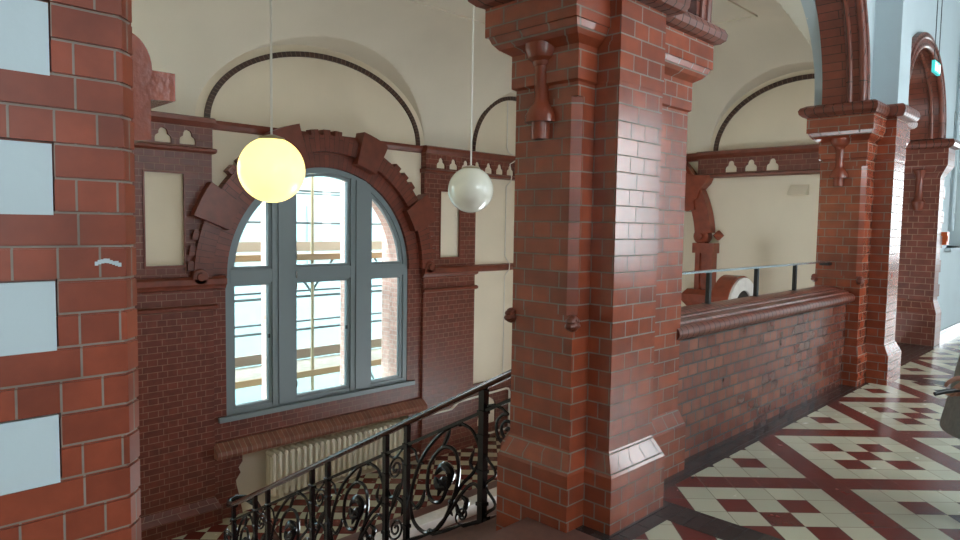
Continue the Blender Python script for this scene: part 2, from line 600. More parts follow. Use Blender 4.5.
        me.polygons.foreach_set('use_smooth', sms)
        me.materials.append(M[mat] if isinstance(mat, str) else mat)
        if any(sms):
            me.set_sharp_from_angle(angle=math.radians(38))
        me.update()
        ob = bpy.data.objects.new(name, me)
        COL.objects.link(ob)
        if parent is not None:
            ob.parent = parent
        return ob


def structure(o):
    o['kind'] = 'structure'
    return o


def tag(o, label, cat, group=None):
    o['label'] = label
    o['category'] = cat
    if group:
        o['group'] = group
    return o


def thing(name, label, cat, loc=(0, 0, 0), group=None):
    o = bpy.data.objects.new(name, None)
    o.empty_display_size = 0.2
    COL.objects.link(o)
    o.location = loc
    return tag(o, label, cat, group)


def arc(cx, cz, rx, rz, a0, a1, n=40):
    return [(cx + rx * math.cos(a0 + (a1 - a0) * i / n), cz + rz * math.sin(a0 + (a1 - a0) * i / n)) for i in range(n + 1)]


def rect(a, b, c, d):
    return [(a, b), (c, b), (c, d), (a, d)]


XZ = lambda y0: (lambda u, v, w: (u, y0 + w, v))       # front faces -Y, depth goes +Y
YZ = lambda x0: (lambda u, v, w: (x0 + w, -u, v))      # front faces -X (u = -y)

# ================================================================== STRUCTURE
# corridor floor
structure(MB().box(-5, SOUTH_Y, -0.25, 25, 1.96, 0).build('floor', 'floor'))
# dark border tiles along the arcade and the cross bands level with each pier
bd = MB()
bd.box(-5, 1.96, -0.25, 0.64, 2.6, 0.001)
bd.box(2.75, 1.96, -0.25, 25, 2.45, 0.001)
structure(bd.build('trim_1', 'tile_dark'))
cb_ = MB()
for x0 in (3.19, 8.13):
    cb_.box(x0, SOUTH_Y, -0.05, x0 + 0.22, 1.96, 0.0015)
cb_.box(2.66, 1.74, -0.05, 3.19, 1.96, 0.0015)
structure(cb_.build('trim_2', 'tile_dark'))
# step edge slab at the head of the stair
structure(MB().box(0.64, 1.80, -0.172, 2.74, 2.27, 0.002).build('trim_3', 'stone_step'))

# corridor ceiling, far and near end walls, south wall with tall windows and added high openings
structure(MB().box(-5, SOUTH_Y - 0.4, 4.9, 25, 2.6, 5.3).build('ceiling_corridor', 'white'))
structure(MB().box(-5.3, SOUTH_Y - 0.4, -0.25, -5, 2.6, 5.3).build('wall_west', 'white'))
structure(MB().slab(rect(-2.6, -0.25, 2.7, 5.3), YZ(25), 0.3, [rect(-1.7, 0.8, 1.9, 3.6)]).build('wall_east', 'white'))
structure(MB().slab(rect(-5, -0.25, 25, 5.3), lambda u, v, w: (u, SOUTH_Y - w, v), 0.4, [rect(c - w / 2, SZ0, c + w / 2, SZ1) for c, w in SOUTH_WIN] + [rect(c - w / 2, HZ0, c + w / 2, HZ1) for c, w in ADDED_HIGH_WIN]).build('wall_south', 'white'))

# arcade wall above the piers
A1, A2, A3 = (0.63, 2.725), (3.9, 7.42), (8.60, 10.87)
SP = 2.80


def archpts(a, b):
    c, r = (a + b) / 2, (b - a) / 2
    return arc(c, SP, r, r, PI, 0, 36)


outl = [(-5, 0), (0.30, 0), (0.30, SP)] + archpts(*A1) + archpts(*A2) + archpts(*A3) + [(11.2, SP), (11.2, 0), (25, 0), (25, 5.2), (-5, 5.2)]
W2 = (11.72, 13.3, 1.33, 3.3)
structure(MB().slab(outl, XZ(ARC_Y0), ARC_Y1 - ARC_Y0, [rect(W2[0], W2[2], W2[1], W2[3])]).build('wall_arcade', 'white'))
# plaster soffit behind each brick arch, where the vault meets the arcade
for (c, a, h), (xa, xb) in zip([(1.68, 1.02, 1.15), (5.66, 1.73, 1.22), (9.73, 1.10, 1.15)], (A1, A2, A3)):
    ty = [(xa - .02, SP + .03), (xa - .02, 4.75), (xb + .02, 4.75), (xb + .02, SP + .03)][::-1]
    el = arc(c, SPRING, a, h, 0, PI, 40)
    structure(MB().slab([(xa - .02, SP + .03)] + [(c - a, SP + .03)] + el[::-1] + [(c + a, SP + .03), (xb + .02, SP + .03), (xb + .02, 4.75), (xa - .02, 4.75)], XZ(2.425), 0.11).build('wall_soffit', 'white'))
# white ribs standing on the piers, rising in front of the wall
rb = MB()
for x0, x1 in ((2.866, 3.28), (7.72, 8.12)):
    rb.box(x0, 1.90 if x0 < 5 else 1.86, SP + 0.02, x1, ARC_Y0, 4.95)
structure(rb.build('trim_4', 'white'))
structure(MB().box(11.2, 2.075, 0, 25, ARC_Y0, 0.13).build('baseboard_arcade', 'tile_dark'))

# stairwell shell
wall = MB()
nich = [(4.26, LAND_Z + 0.02), (7.50, LAND_Z + 0.02), (7.50, -1.76), (4.26, -1.76)]
winhole = [(CW - WR, -1.2), (CW + WR, -1.2)] + arc(CW, WZ, WR, WR, 0, PI, 48)
wall.slab(rect(LEFT_X - 0.3, -6, END_X + 0.3, 5.2), XZ(WIN_Y), 0.42, [winhole, nich, rect(0.30, -1.4, 2.2, 2.85)])  # last hole is the added, unseen left-bay opening for daylight
structure(wall.build('wall_window', 'cream'))
structure(MB().box(4.0, WIN_Y + 0.30, LAND_Z - 0.1, 7.8, WIN_Y + 0.41, -1.3).build('wall_niche', 'cream'))
structure(MB().slab(rect(-(WIN_Y + 0.4), -6, -2.3, 5.2), YZ(END_X), 0.3, [rect(-7.1, -5.9, -2.6, -2.9)]).build('wall_end', 'cream'))  # low hole is added to let daylight up into the stairwell
structure(MB().slab(rect(-(WIN_Y + 0.4), -6, -2.3, 5.2), YZ(LEFT_X - 0.3), 0.3, [rect(-7.1, -5.9, -2.7, -2.9)]).build('wall_left', 'cream'))  # low hole added for stairwell light, as in the end wall
structure(MB().box(LEFT_X - 0.3, 2.0, -6, END_X + 0.3, ARC_Y1 - 0.02, -0.25).build('wall_under', 'brick_inner'))
structure(MB().box(LEFT_X - 0.3, 2.0, -6.3, END_X + 0.3, WIN_Y + 0.4, -6).build('floor_hall', 'checker'))
structure(MB().box(LEFT_X, 7.47, LAND_Z - 0.3, END_X, WIN_Y, LAND_Z).build('floor_landing', 'checker'))
structure(MB().box(LEFT_X, 7.27, LAND_Z - 0.3, END_X, 7.47, LAND_Z + 0.002).build('trim_5', 'stone_step'))
structure(MB().box(LEFT_X, 7.03, LAND_Z - 0.3, END_X, 7.27, LAND_Z + 0.003).build('trim_6', 'pale_stone_glare'))  # bright strip: window gleam painted into the landing edge
structure(MB().box(LEFT_X - 0.35, 2.58, 5.2, END_X + 0.35, WIN_Y + 0.45, 5.5).build('ceiling_slab', 'white'))

# vaulted stairwell ceiling: coved edges, flat middle, lunettes cut in over each wall bay
Y0V, Y1V = ARC_Y1, WIN_Y
LUN_N = [(1.39, 1.28, 1.28), (CW, 2.01, 1.31), (10.13, 1.30, 1.28)]       # over the window wall
LUN_S = [(1.68, 1.02, 1.15), (5.66, 1.73, 1.22), (9.73, 1.10, 1.15)]       # over the arcade
LUN_X = [(4.10, 1.62, 1.23), (7.60, 1.45, 1.23)]
LUN_Y = LUN_N + LUN_S


def vz(x, y):
    def cove(d):
        d = min(max(d / 1.68, 0), 1)
        return SPRING + 1.73 * math.sqrt(max(0, 1 - (1 - d) ** 2))
    dx = min(x - LEFT_X, END_X - x)
    dy = min(y - Y0V, Y1V - y)
    best = min(cove(dx), cove(dy))
    for lst, d, p in ((LUN_N if y > 5.8 else LUN_S, dy, x), (LUN_X, dx, y)):
        for c, a, h in lst:
            t = (p - c) / a
            if abs(t) < 1:
                best = max(best, min(SPRING + h * math.sqrt(1 - t * t) + 0.03 * d, 4.65))
    return best


def samples(lo, hi, extra):
    s_ = set()
    n = int((hi - lo) / 0.05)
    for i in range(n + 1):
        s_.add(round(lo + (hi - lo) * i / n, 4))
    for k in range(40):
        d = 1.68 * (1 - math.cos(PI / 2 * k / 40))
        s_.add(round(lo + d, 4))
        s_.add(round(hi - d, 4))
    for c, a, h in extra:
        for k in range(49):
            s_.add(round(min(hi, max(lo, c + a * math.cos(PI * k / 48))), 4))
    return sorted(s_)


xs, ys = samples(LEFT_X, END_X, LUN_Y), samples(Y0V, Y1V, LUN_X)
cg = MB()
Z = [[vz(x, y) for y in ys] for x in xs]
for i in range(len(xs) - 1):
    for j in range(len(ys) - 1):
        cg.face([(xs[i], ys[j], Z[i][j]), (xs[i], ys[j + 1], Z[i][j + 1]), (xs[i + 1], ys[j + 1], Z[i + 1][j + 1]), (xs[i + 1], ys[j], Z[i + 1][j])], None, True)
ceil_o = structure(cg.build('ceiling', 'vault'))
ceil_o.data.set_sharp_from_angle(angle=math.radians(28))
# slim moulding around the flat middle of the ceiling
fm = MB()
fx0, fx1, fy0, fy1 = LEFT_X + 1.70, END_X - 1.70, Y0V + 1.70, Y1V - 1.70
for b in ((fx0, fy0, fx1, fy0 + .05), (fx0, fy1 - .05, fx1, fy1), (fx0, fy0, fx0 + .05, fy1), (fx1 - .05, fy0, fx1, fy1)):
    fm.box(b[0], b[1], 4.625, b[2], b[3], 4.66)
structure(fm.build('trim_7', 'vault'))

# ------------------------------------------------------------------ the big arched window
FY = WIN_Y - 0.03
win = bpy.data.objects.new('window_1', None)
COL.objects.link(win)
win.location = (CW, FY, -1.2)
structure(win)
fr = MB()
ro, ri = WR, WR - 0.09
outer = [(CW - ro, -1.2), (CW + ro, -1.2)] + arc(CW, WZ, ro, ro, 0, PI, 48)
inner = [(CW - ri, -1.13), (CW + ri, -1.13)] + arc(CW, WZ, ri, ri, 0, PI, 48)
fr.slab(outer, XZ(FY), 0.14, [inner])
fr.build('frame', 'window_grey', win)
for x0, x1 in ((4.84, 5.21), (6.21, 6.60)):
    m_ = MB()
    for a, b, y in ((x0, x1, FY - 0.015), (x0 + 0.09, x1 - 0.09, FY - 0.035)):
        c_ = max(abs(a - CW), abs(b - CW))
        m_.box(a, y, -1.16, b, FY + 0.13, WZ + math.sqrt(1.56 ** 2 - min(abs(a - CW), abs(b - CW)) ** 2))
    m_.build('mullion', 'window_grey', win)
tr = MB()
tr.box(CW - 1.56, FY - 0.01, 0.68, CW + 1.56, FY + 0.12, 0.87)
tr.build('transom', 'window_grey', win)
cells = [(CW - 1.53, 4.84), (5.21, 6.21), (6.60, CW + 1.53)]
for i, (a, b) in enumerate(cells):
    for up in (0, 1):
        g = 0.045
        if not up:
            loop = rect(a, -1.13, b, 0.68)
            inn = rect(a + g, -1.13 + g, b - g, 0.68 - g)
        else:
            def toploop(x0, x1, z0, r):
                n = 16
                pts = [(x0, z0), (x1, z0)]
                for k in range(n + 1):
                    x = x1 + (x0 - x1) * k / n
                    h = math.sqrt(max(0, r * r - (x - CW) ** 2))
                    if WZ + h > z0 + 0.01:
                        pts.append((x, WZ + h))
                return pts
            if i == 0:
                aa, bb = max(a, CW - 1.525), b
            else:
                aa, bb = a, min(b, CW + 1.525)
            loop = toploop(aa, bb, 0.87, 1.535)
            inn = toploop(aa + g, bb - g, 0.87 + g, 1.535 - g)
        sash = MB().slab(loop, XZ(FY + 0.02), 0.08, [inn]).build('sash', 'window_grey', win)
        MB().slab(inn, XZ(FY + 0.06), 0.008).build('pane', 'glass', sash)
hd = MB()
for z in (-0.95, 0.55, 0.72, 1.02):
    hd.tube([(5.225, FY - 0.03, z), (5.225, FY - 0.03, z + 0.1)], 0.012)
hd.build('hinge', 'steel', win)
for x in (6.14, 4.79):
    MB().box(x - .012, FY - 0.01, -0.15, x + .012, FY + 0.02, -0.09).build('handle', 'black', win)
MB().box(CW - WR - 0.12, WIN_Y - 0.10, -1.27, CW + WR + 0.14, FY + 0.03, -1.2).build('sill', 'window_grey', win)

# ================================================================== BRICK DRESSING OF THE WINDOW WALL
# brick apron and jambs around the window
ap = MB()
ap_out = [(3.90, LAND_Z), (4.36, LAND_Z), (4.30, -2.36), (4.27, -2.24), (4.26, -2.16), (4.33, -2.06), (4.30, -1.98), (4.36, -1.90), (4.36, -1.72),
          (7.44, -1.72), (7.44, LAND_Z), (7.72, LAND_Z), (7.72, WZ), (CW + WR, WZ), (CW + WR, -1.2), (CW - WR, -1.2), (CW - WR, WZ), (3.90, WZ)]
ap.slab(ap_out, XZ(WIN_Y - 0.04), 0.039)
t = thing('window_apron', 'dark brick apron and jambs framing the lower half of the tall arched window', 'brickwork', (CW, WIN_Y - 0.02, LAND_Z))
ap.build('brick_face', 'brick_inner', t)
sl = MB()
prof = [(0, -1.75), (0.17, -1.75), (0.19, -1.70), (0.17, -1.65), (0.04, -1.55), (0, -1.55)]
sl.sweep([(a, b) for a, b in prof], lambda t_, a, b: (t_, WIN_Y - 0.038 - a, b), [3.92, 7.72])
sl.build('sloped_ledge', 'brick_ledge', t)

# arch rings
t = thing('window_arch', 'brick arch of two projecting rings with four big blocks around the stairwell window', 'arch', (CW, WIN_Y, WZ))
MB().ring(CW, WZ, WR - 0.005, 1.86, 0, PI, XZ(WIN_Y - 0.085), 0.08, 60).build('inner_ring', 'brick_arch', t)
og = MB()
og.ring(CW, WZ, 1.86, 2.11, 0.0, PI, XZ(WIN_Y - 0.17), 0.168, 60)
og.build('outer_ring', 'brick_arch', t)
blocks = [28, 69, 111, 152]
k = 0
a = 6.0
while a < 176:
    if all(abs(a + 1.6 - b) > 11.5 for b in blocks):
        MB().ring(CW, WZ, 2.10, 2.19, math.radians(a), math.radians(a + 3.3), XZ(WIN_Y - 0.15), 0.148, 3).build('tooth_brick', 'brick_arch', t)
    a += 5.6
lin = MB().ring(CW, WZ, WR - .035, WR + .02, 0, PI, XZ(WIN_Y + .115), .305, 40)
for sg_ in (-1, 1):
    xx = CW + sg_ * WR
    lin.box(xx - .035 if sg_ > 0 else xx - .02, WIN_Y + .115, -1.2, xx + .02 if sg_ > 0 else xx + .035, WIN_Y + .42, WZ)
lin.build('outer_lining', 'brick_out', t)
for b in blocks:
    MB().ring(CW, WZ, 1.76, 2.29, math.radians(b - 6.4), math.radians(b + 6.4), XZ(WIN_Y - 0.23), 0.228, 4).build('projecting_block', 'brick_plain', t)
for sgn in (-1, 1):
    MB().lathe([(0, -0.02), (0.05, -0.02), (0.055, 0), (0.10, 0), (0.115, 0.03), (0.115, 0.12), (0, 0.12)], (CW + sgn * 2.03, WIN_Y - 0.19, WZ + 0.02), 20, 'y').build('foot_scroll', 'brick_plain', t)

# pilasters left and right
TRE = [(-.5, 0), (-.5, .3), (-.46, .46), (-.35, .55), (-.28, .6), (-.27, .76), (-.19, .93), (0, 1), (.19, .93), (.27, .76), (.28, .6), (.35, .55), (.46, .46), (.5, .3), (.5, 0)]


def trefoil(c, z, w, h):
    return [(c + a * w, z + b * h) for a, b in TRE[::-1]]


def pilaster(x0, x1, panel, label, right):
    t = thing('brick_pilaster', label, 'pilaster', ((x0 + x1) / 2, WIN_Y, LAND_Z))
    holes = [rect(*panel)]
    MB().slab(rect(x0, -2.30, x1, 2.56), XZ(WIN_Y - 0.10), 0.099, holes).build('shaft', 'brick_inner', t)
    pw = 0.035
    rim = MB().slab(rect(panel[0], panel[1], panel[2], panel[3]), XZ(WIN_Y - 0.115), 0.03, [rect(panel[0] + pw * .6, panel[1] + pw, panel[2] - pw * .6, panel[3] - pw * .6)])
    rim.build('panel_rim', 'brick_plain', t)
    MB().box(panel[0] - .01, WIN_Y - 0.06, panel[1] - .01, panel[2] + .01, WIN_Y - 0.002, panel[3] + .01).build('plaster_panel', 'cream', t)
    # plinth with a sloped top
    pl = MB()
    e = 0.07
    P0 = [(x0 - e, WIN_Y - 0.1 - e), (x1 + e, WIN_Y - 0.1 - e), (x1 + e, WIN_Y - 0.001), (x0 - e, WIN_Y - 0.001)]
    P1 = [(x0, WIN_Y - 0.1), (x1, WIN_Y - 0.1), (x1, WIN_Y - 0.001), (x0, WIN_Y - 0.001)]
    pl.loft([(P0, LAND_Z), (P0, -2.44), (P1, -2.30)])
    pl.build('plinth', 'brick_inner', t)
    # string courses
    a0 = x0 - (0.0 if not right else 0.04)
    b0 = x1 + (0.16 if not right else 0.04)
    prof = [(0, .62), (.05, .64), (.06, .67), (.09, .70), (.09, .77), (.05, .80), (0, .81)]
    MB().sweep(prof, lambda q, a, b: (q, WIN_Y - 0.1 - a, b), [a0, b0]).build('impost_course', 'brick_plain', t)
    prof = [(0, .34), (.05, .36), (.05, .40), (0, .42)]
    MB().sweep(prof, lambda q, a, b: (q, WIN_Y - 0.1 - a, b), [x0 - .02, x1 + .05]).build('lower_course', 'brick_plain', t)
    return t


pilaster(2.25, 3.93, (3.04, 0.93, 3.57, 2.19), 'dark brick pilaster with cream panel left of the arched window', False)
pilaster(7.70, 8.97, (8.06, 0.93, 8.57, 2.17), 'dark brick pilaster with cream panel right of the arched window', True)


def cornice(mp_, u0, u1, centers, name_label, y, thick=0.13):
    t = thing('brick_cornice', name_label, 'cornice', y)
    holes = [trefoil(c, 2.545, 0.21, 0.20) for c in centers]
    MB().slab(rect(u0, 2.52, u1, 2.80), mp_, thick, holes).build('trefoil_band', 'brick_inner', t)
    MB().slab(rect(u0 + .02, 2.53, u1 - .02, 2.78), lambda u, v, w: mp_(u, v, w + .035), thick - .04).build('niche_plaster', 'cream', t)
    pr = MB()
    prof = [(0, 2.80), (-.02, 2.81), (-.06, 2.86), (-.06, 2.91), (-.02, 2.93), (thick, 2.93), (thick, 2.80)]
    pr.sweep(prof, lambda q, a, b: mp_(q, b, a), [u0 - .02, u1 + .02])
    pr.build('top_course', 'brick_plain', t)
    pr = MB()
    prof = [(0, 2.46), (-.05, 2.48), (-.055, 2.51), (0, 2.53), (thick, 2.53), (thick, 2.46)]
    pr.sweep(prof, lambda q, a, b: mp_(q, b, a), [u0 - .03, u1 + .04])
    pr.build('string_course', 'brick_plain', t)
    return t


cornice(XZ(WIN_Y - 0.131), 2.25, 3.93, [2.67, 2.98, 3.29, 3.60], 'brick cornice with cream trefoil niches above the left pilaster', (3.1, WIN_Y - .06, 2.5))
cornice(XZ(WIN_Y - 0.131), 7.70, END_X - 0.14, [8.06 + .305 * k for k in range(11)], 'long brick cornice with a row of small cream trefoils behind the white globe lamp', (9.6, WIN_Y - .06, 2.5))
cornice(YZ(END_X - 0.131), -5.86, -2.6, [-5.25, -4.90, -4.54], 'brick cornice with three cream trefoil niches on the end wall', (END_X - .06, 4.2, 2.5))
th = MB().sweep([(0, 2.80), (.05, 2.82), (.08, 2.87), (.07, 2.92), (0, 2.93)], lambda q, a, b: (q, WIN_Y - a, b), [3.96, 7.68])
tag(th.build('ledge_course', 'brick_plain'), 'thin dark brick ledge running behind the top of the window arch', 'ledge')
th = MB().sweep([(0, 2.78), (.05, 2.79), (.09, 2.85), (.07, 2.92), (0, 2.93)], lambda q, a, b: (END_X - a, q, b), [5.90, WIN_Y - 0.14])
tag(th.build('ledge_course', 'brick_plain'), 'thin brick ledge on the end wall left of the three trefoils', 'ledge')
st = MB().sweep([(0, .66), (.05, .67), (.07, .72), (.06, .78), (0, .80)], lambda q, a, b: (q, WIN_Y - a, b), [9.02, END_X])
tag(st.build('string_course', 'brick_plain'), 'dark red moulded string course crossing the cream wall beside the big pier', 'moulding')
dd = thing('brick_dado', 'low dark brick dado below the cream wall behind the handrail', 'dado', (10.2, WIN_Y, LAND_Z))
MB().slab([(9.0, LAND_Z), (END_X, LAND_Z), (END_X, -1.52), (9.0, -1.52)], XZ(WIN_Y - 0.05), 0.049, [[(9.15, LAND_Z + .3), (9.15, -2.25), (9.21, -2.1), (9.19, -2.0), (9.26, -1.92), (9.36, -1.84), (9.5, -1.84), (9.62, -1.92), (9.66, -2.0), (9.66, LAND_Z + .3)]]).build('brick_face', 'brick_inner', dd)
MB().box(9.1, WIN_Y - 0.02, LAND_Z + .25, 9.7, WIN_Y - 0.002, -1.8).build('plaster_niche', 'cream', dd)


# thin dark brick arches outlining the lunettes
def band(mp_, c, a, h, label, d=0.035, s0=0.0, s1=PI):
    o = MB().ring(c, SPRING, a - 0.075, a, s0, s1, mp_, d, 56, (h - 0.075, h)).build('arch_band', 'brick_dark')
    return tag(o, label, 'arch band')


band(XZ(WIN_Y - 0.034), CW, 1.89, 1.21, 'thin dark brick arch on the plaster above the tall window')
band(XZ(WIN_Y - 0.034), 10.13, 1.20, 1.20, 'thin dark brick arch half hidden by the left edge of the big pier')
band(YZ(END_X - 0.034), -4.10, 1.53, 1.15, 'thin dark brick arch on the end wall above the three trefoils')

# relief on the end wall: arch foot with scroll on a short pilaster
t = thing('portal_surround', 'red brick scroll bracket on a slim pilaster against the cream end wall', 'bracket', (END_X, 5.7, 0))
mp_ = YZ(END_X - 0.20)
rr = MB()
rr.ring(-7.60, 1.34, 1.76, 2.06, math.radians(4), math.radians(45), mp_, 0.198, 20)
rr.build('arch_foot', 'brick_smooth', t)  # brighter brick than other wall trim: the light is in its colour
blk = MB().slab([(-6.22, 1.95), (-5.98, 1.86), (-5.84, 1.90), (-5.86, 2.06), (-5.80, 2.10), (-5.76, 2.26), (-5.66, 2.36), (-5.60, 2.50), (-5.98, 2.52), (-6.06, 2.62), (-6.20, 2.70), (-6.40, 2.66), (-6.40, 2.46), (-6.22, 2.40), (-6.10, 2.28), (-6.30, 2.14)], YZ(END_X - 0.26), 0.258)
blk.build('toothed_bracket', 'brick_smooth', t)
sc_ = MB()
sc_.lathe([(0, -0.03), (0.05, -0.03), (0.06, 0), (0.10, -0.01), (0.14, 0.02), (0.14, 0.19), (0, 0.19)], (END_X - 0.19, 5.74, 1.42), 24, 'x')
sc_.build('scroll', 'brick_smooth', t)
kn = MB().lathe([(0, -.14), (.05, -.10), (.09, 0), (.09, .1), (0, .1)], (END_X - 0.06, 5.47, 1.44), 4, 'x')
kn.build('diamond_boss', 'brick_smooth', t)
cp = MB()
cp.box(END_X - .24, 5.46, 1.12, END_X - .002, 5.86, 1.30)
cp.build('capital', 'brick_smooth', t)
sh = MB()
sh.box(END_X - .16, 5.50, 0.45, END_X - .002, 5.82, 1.13)
for y in (5.50, 5.73):
    sh.box(END_X - .20, y, 0.45, END_X - .155, y + .09, 1.13)
sh.build('shaft', 'brick_smooth', t)
ba = MB()
q0 = [(END_X - .36, 5.44), (END_X - .002, 5.44), (END_X - .002, 5.98), (END_X - .36, 5.98)]
q1 = [(END_X - .26, 5.48), (END_X - .002, 5.48), (END_X - .002, 5.92), (END_X - .26, 5.92)]
ba.loft([(q1, -1.2), (q1, .15), (q0, .26), (q0, .38), (q1, .47)])
ba.build('base', 'brick_smooth', t)
# low brick hood with a pale arch beside it
t = thing('arched_brick_hood', 'low red brick hood with a pale half-round arch behind the parapet rail', 'hood', (10.3, 4.8, -1.5))
hb = MB()
pro = [(9.83, -1.5), (10.88, -1.5), (10.88, 0.30)] + arc(10.355, 0.33, 0.525, 0.50, 0.05, PI - 0.05, 20) + [(9.83, 0.30)]
hb.slab(pro, XZ(4.50), 0.27)
hb.build('body', 'brick_smooth', t)  # same brighter lit brick colour as the bracket
MB().ring(10.355, 0.33, 0.30, 0.50, 0, PI, XZ(4.46), 0.045, 24, (0.27, 0.47)).build('pale_arch', 'pale_stone_glare', t)
MB().slab([(10.06, -1.0), (10.65, -1.0)] + arc(10.355, 0.33, 0.295, 0.265, 0, PI, 20), XZ(4.485), 0.02).build('opening_shade', 'shade_dark', t)  # flat dark sheet: the hollow's shade painted on the solid hood
# small sloped box high on the end wall
t = thing('wall_box', 'small cream wedge-shaped box high on the end wall under the trefoils', 'box', (END_X, 4.13, 2.2))
wb = MB()
for pts in (((0, 0), (-.16, 0), (-.02, .17), (0, .17)),):
    wb.sweep(pts, lambda q, a, b: (END_X - 0.001 + a, q, 2.13 + b), [3.98, 4.27])
wb.build('housing', 'cream', t)

# ================================================================== LEFT PILLAR (nearest the camera)
t = thing('quoined_pillar', 'near brick pillar with pale plaster blocks between its quoins at left edge', 'pillar', (0.5, 2.2, 0))
PX0, PX1, PY = 0.44, 0.64, 1.92
g = 0.006
body = MB()
rows = []
z = 1.486 - 17 * COURSE
kk = 0
pl_poly = lambda x0, e: [(x0, PY + e), (0.600 - e, PY + e), (PX1 - e, PY + 0.045), (PX1 - e, 2.58), (x0, 2.58)]
while z < 2.95:
    long_ = (kk % 4) in (0, 1)     # two long courses, two short
    x0 = 0.30 if long_ else 0.44
    hh = COURSE - 0.011
    body.loft([(pl_poly(x0, 0), z), (pl_poly(x0, 0), z + hh)])
    body.loft([(pl_poly(x0 + .002, g), z + hh), (pl_poly(x0 + .002, g), z + COURSE)], cap=False)
    if (kk % 4) == 2:
        rows.append(z)
    z += COURSE
    kk += 1
M['brick_pillar'].node_tree.nodes['Mapping'].inputs['Location'].default_value = (0.0, -(1.486 - 17 * COURSE) + 10 * COURSE - 0.0005 + 0.005, 0)
body.build('quoin_bricks', 'brick_pillar', t)
for z in rows:
    MB().box(0.302, PY + 0.004, z - 0.011, 0.437, 2.5, z + 2 * COURSE - 0.006).build('plaster_block', 'white', t)
MB().box(0.300, PY + 0.02, 0, 0.445, 2.57, 2.95).build('core', 'brick_plain', t)
cb = MB()
Yc0, Yc1 = 2.08, 2.45
pro = [(0.62, 1.77), (0.725, 1.785), (0.725, 1.90), (0.795, 1.905), (0.795, 1.985)] + arc(0.655, 1.985, 0.075, 0.10, 0, PI / 2, 8) + [(0.675, 2.085), (0.675, 2.6), (0.60, 2.6), (0.60, 1.77)]
cb.sweep(pro, lambda q, a, b: (a, q, b), [Yc0, Yc1])
cb.build('corbel', 'brick_smooth', t)
ch = MB()
cr = random.Random(3)
for k in range(9):
    x = 0.525 + 0.055 * k / 8
    ch.box(x, PY - 0.0015, 1.432 + 0.006 * math.sin(k * .5), x + 0.008, PY + 0.001, 1.441 + 0.006 * math.sin(k * .5) + cr.random() * .004)
ch.build('glaze_chip', 'white', t)


# ================================================================== PIERS
def pier_poly(xs, yL, yB, yR, d=0.0, db=0.0, cham=0.0):
    x0, x1, x2, x3 = xs
    yb = 2.455
    p = [(x0 - d + cham, yL - d * .6), (x1 - db, yL - d * .6), (x1 - db, yB - db), (x2 + db, yB - db), (x2 + db, yR - d * .6), (x3 + d, yR - d * .6),
         (x3 + d, yb + d * .75), (x2 + db, yb + d * .75), (x2 + db, 2.55 + db), (x1 - db, 2.55 + db), (x1 - db, yb + d * .75), (x0 - d, yb + d * .75), (x0 - d, yL - d * .6 + cham)]
    return p


def pier(xs, yL, yB, yR, label, left_col=True):
    t = thing('brick_pier', label, 'pier', ((xs[0] + xs[3]) / 2, 2.25, 0))
    P = lambda d=0, db=0, c=0.0005: pier_poly(xs, yL, yB, yR, d, db, c)
    e = 0.055
    mat = 'brick_pier'
    MB().loft([(P(e, e), -0.3), (P(e, e), 0.29), (P(0, 0), 0.405)]).build('plinth', mat, t)
    MB().loft([(P(), 0.405), (P(), 1.10)], cap=False).build('lower_shaft', mat, t)
    MB().loft([(P(0, 0, .0005), 1.10), (P(0, 0, .04), 1.10), (P(0, 0, .04), 2.20), (P(0, 0, .0005), 2.20)]).build('shaft', mat, t)
    cap = [(2.20, 0), (2.27, 0), (2.28, .022), (2.45, .022), (2.46, .04), (2.48, .08), (2.51, .11), (2.54, .125), (2.54, .14), (2.70, .14), (2.70, .15)]
    MB().loft([(P(d, 0.004 if d > .02 else 0), z) for z, d in cap]).build('capital', mat, t)
    tor = [(2.69, .14), (2.70, .18), (2.725, .215), (2.76, .225), (2.79, .205), (2.815, .15), (2.82, .05)]
    tb = MB().loft([(P(d, d * .42), z) for z, d in tor])
    tb.build('abacus', 'brick_mould', t)
    # small engaged colonnette on the end face
    yc = 2.27
    x = xs[0]
    co = MB()
    co.lathe([(0, 2.0), (.05, 2.0), (.05, 2.085), (.085, 2.085), (.083, 2.12), (.065, 2.16), (.045, 2.18), (.038, 2.20), (.038, 2.37), (.048, 2.38), (.05, 2.395), (.075, 2.41), (.09, 2.45), (.09, 2.48), (0, 2.48)], (x - 0.012, yc, 0), 20)
    co.build('colonnette', 'brick_smooth', t)
    for (cx, cy) in ((xs[0], yL), (xs[0], 2.46)):
        ro_ = MB()
        for k in range(5):
            aa = PI * (k / 4)
            ro_.ball((cx - 0.0 + 0.03 * math.cos(aa) * .7, cy + (0.0), 1.06 + 0.035 * math.sin(aa) - 0.01), (0.026, 0.03, 0.02), 8, 6)
        ro_.ball((cx, cy, 1.05), (0.035, 0.035, 0.03), 10, 8)
        ro_.build('rosette', 'brick_plain', t)
    return t


pier((2.725, 2.866, 3.28, 3.90), 2.045, 1.90, 2.08, 'massive glazed brick pier in the centre, between the stair and the parapet')
pier((7.42, 7.72, 8.12, 8.60), 2.03, 1.86, 2.05, 'brick pier at the far end of the parapet, two pale glossy edges')
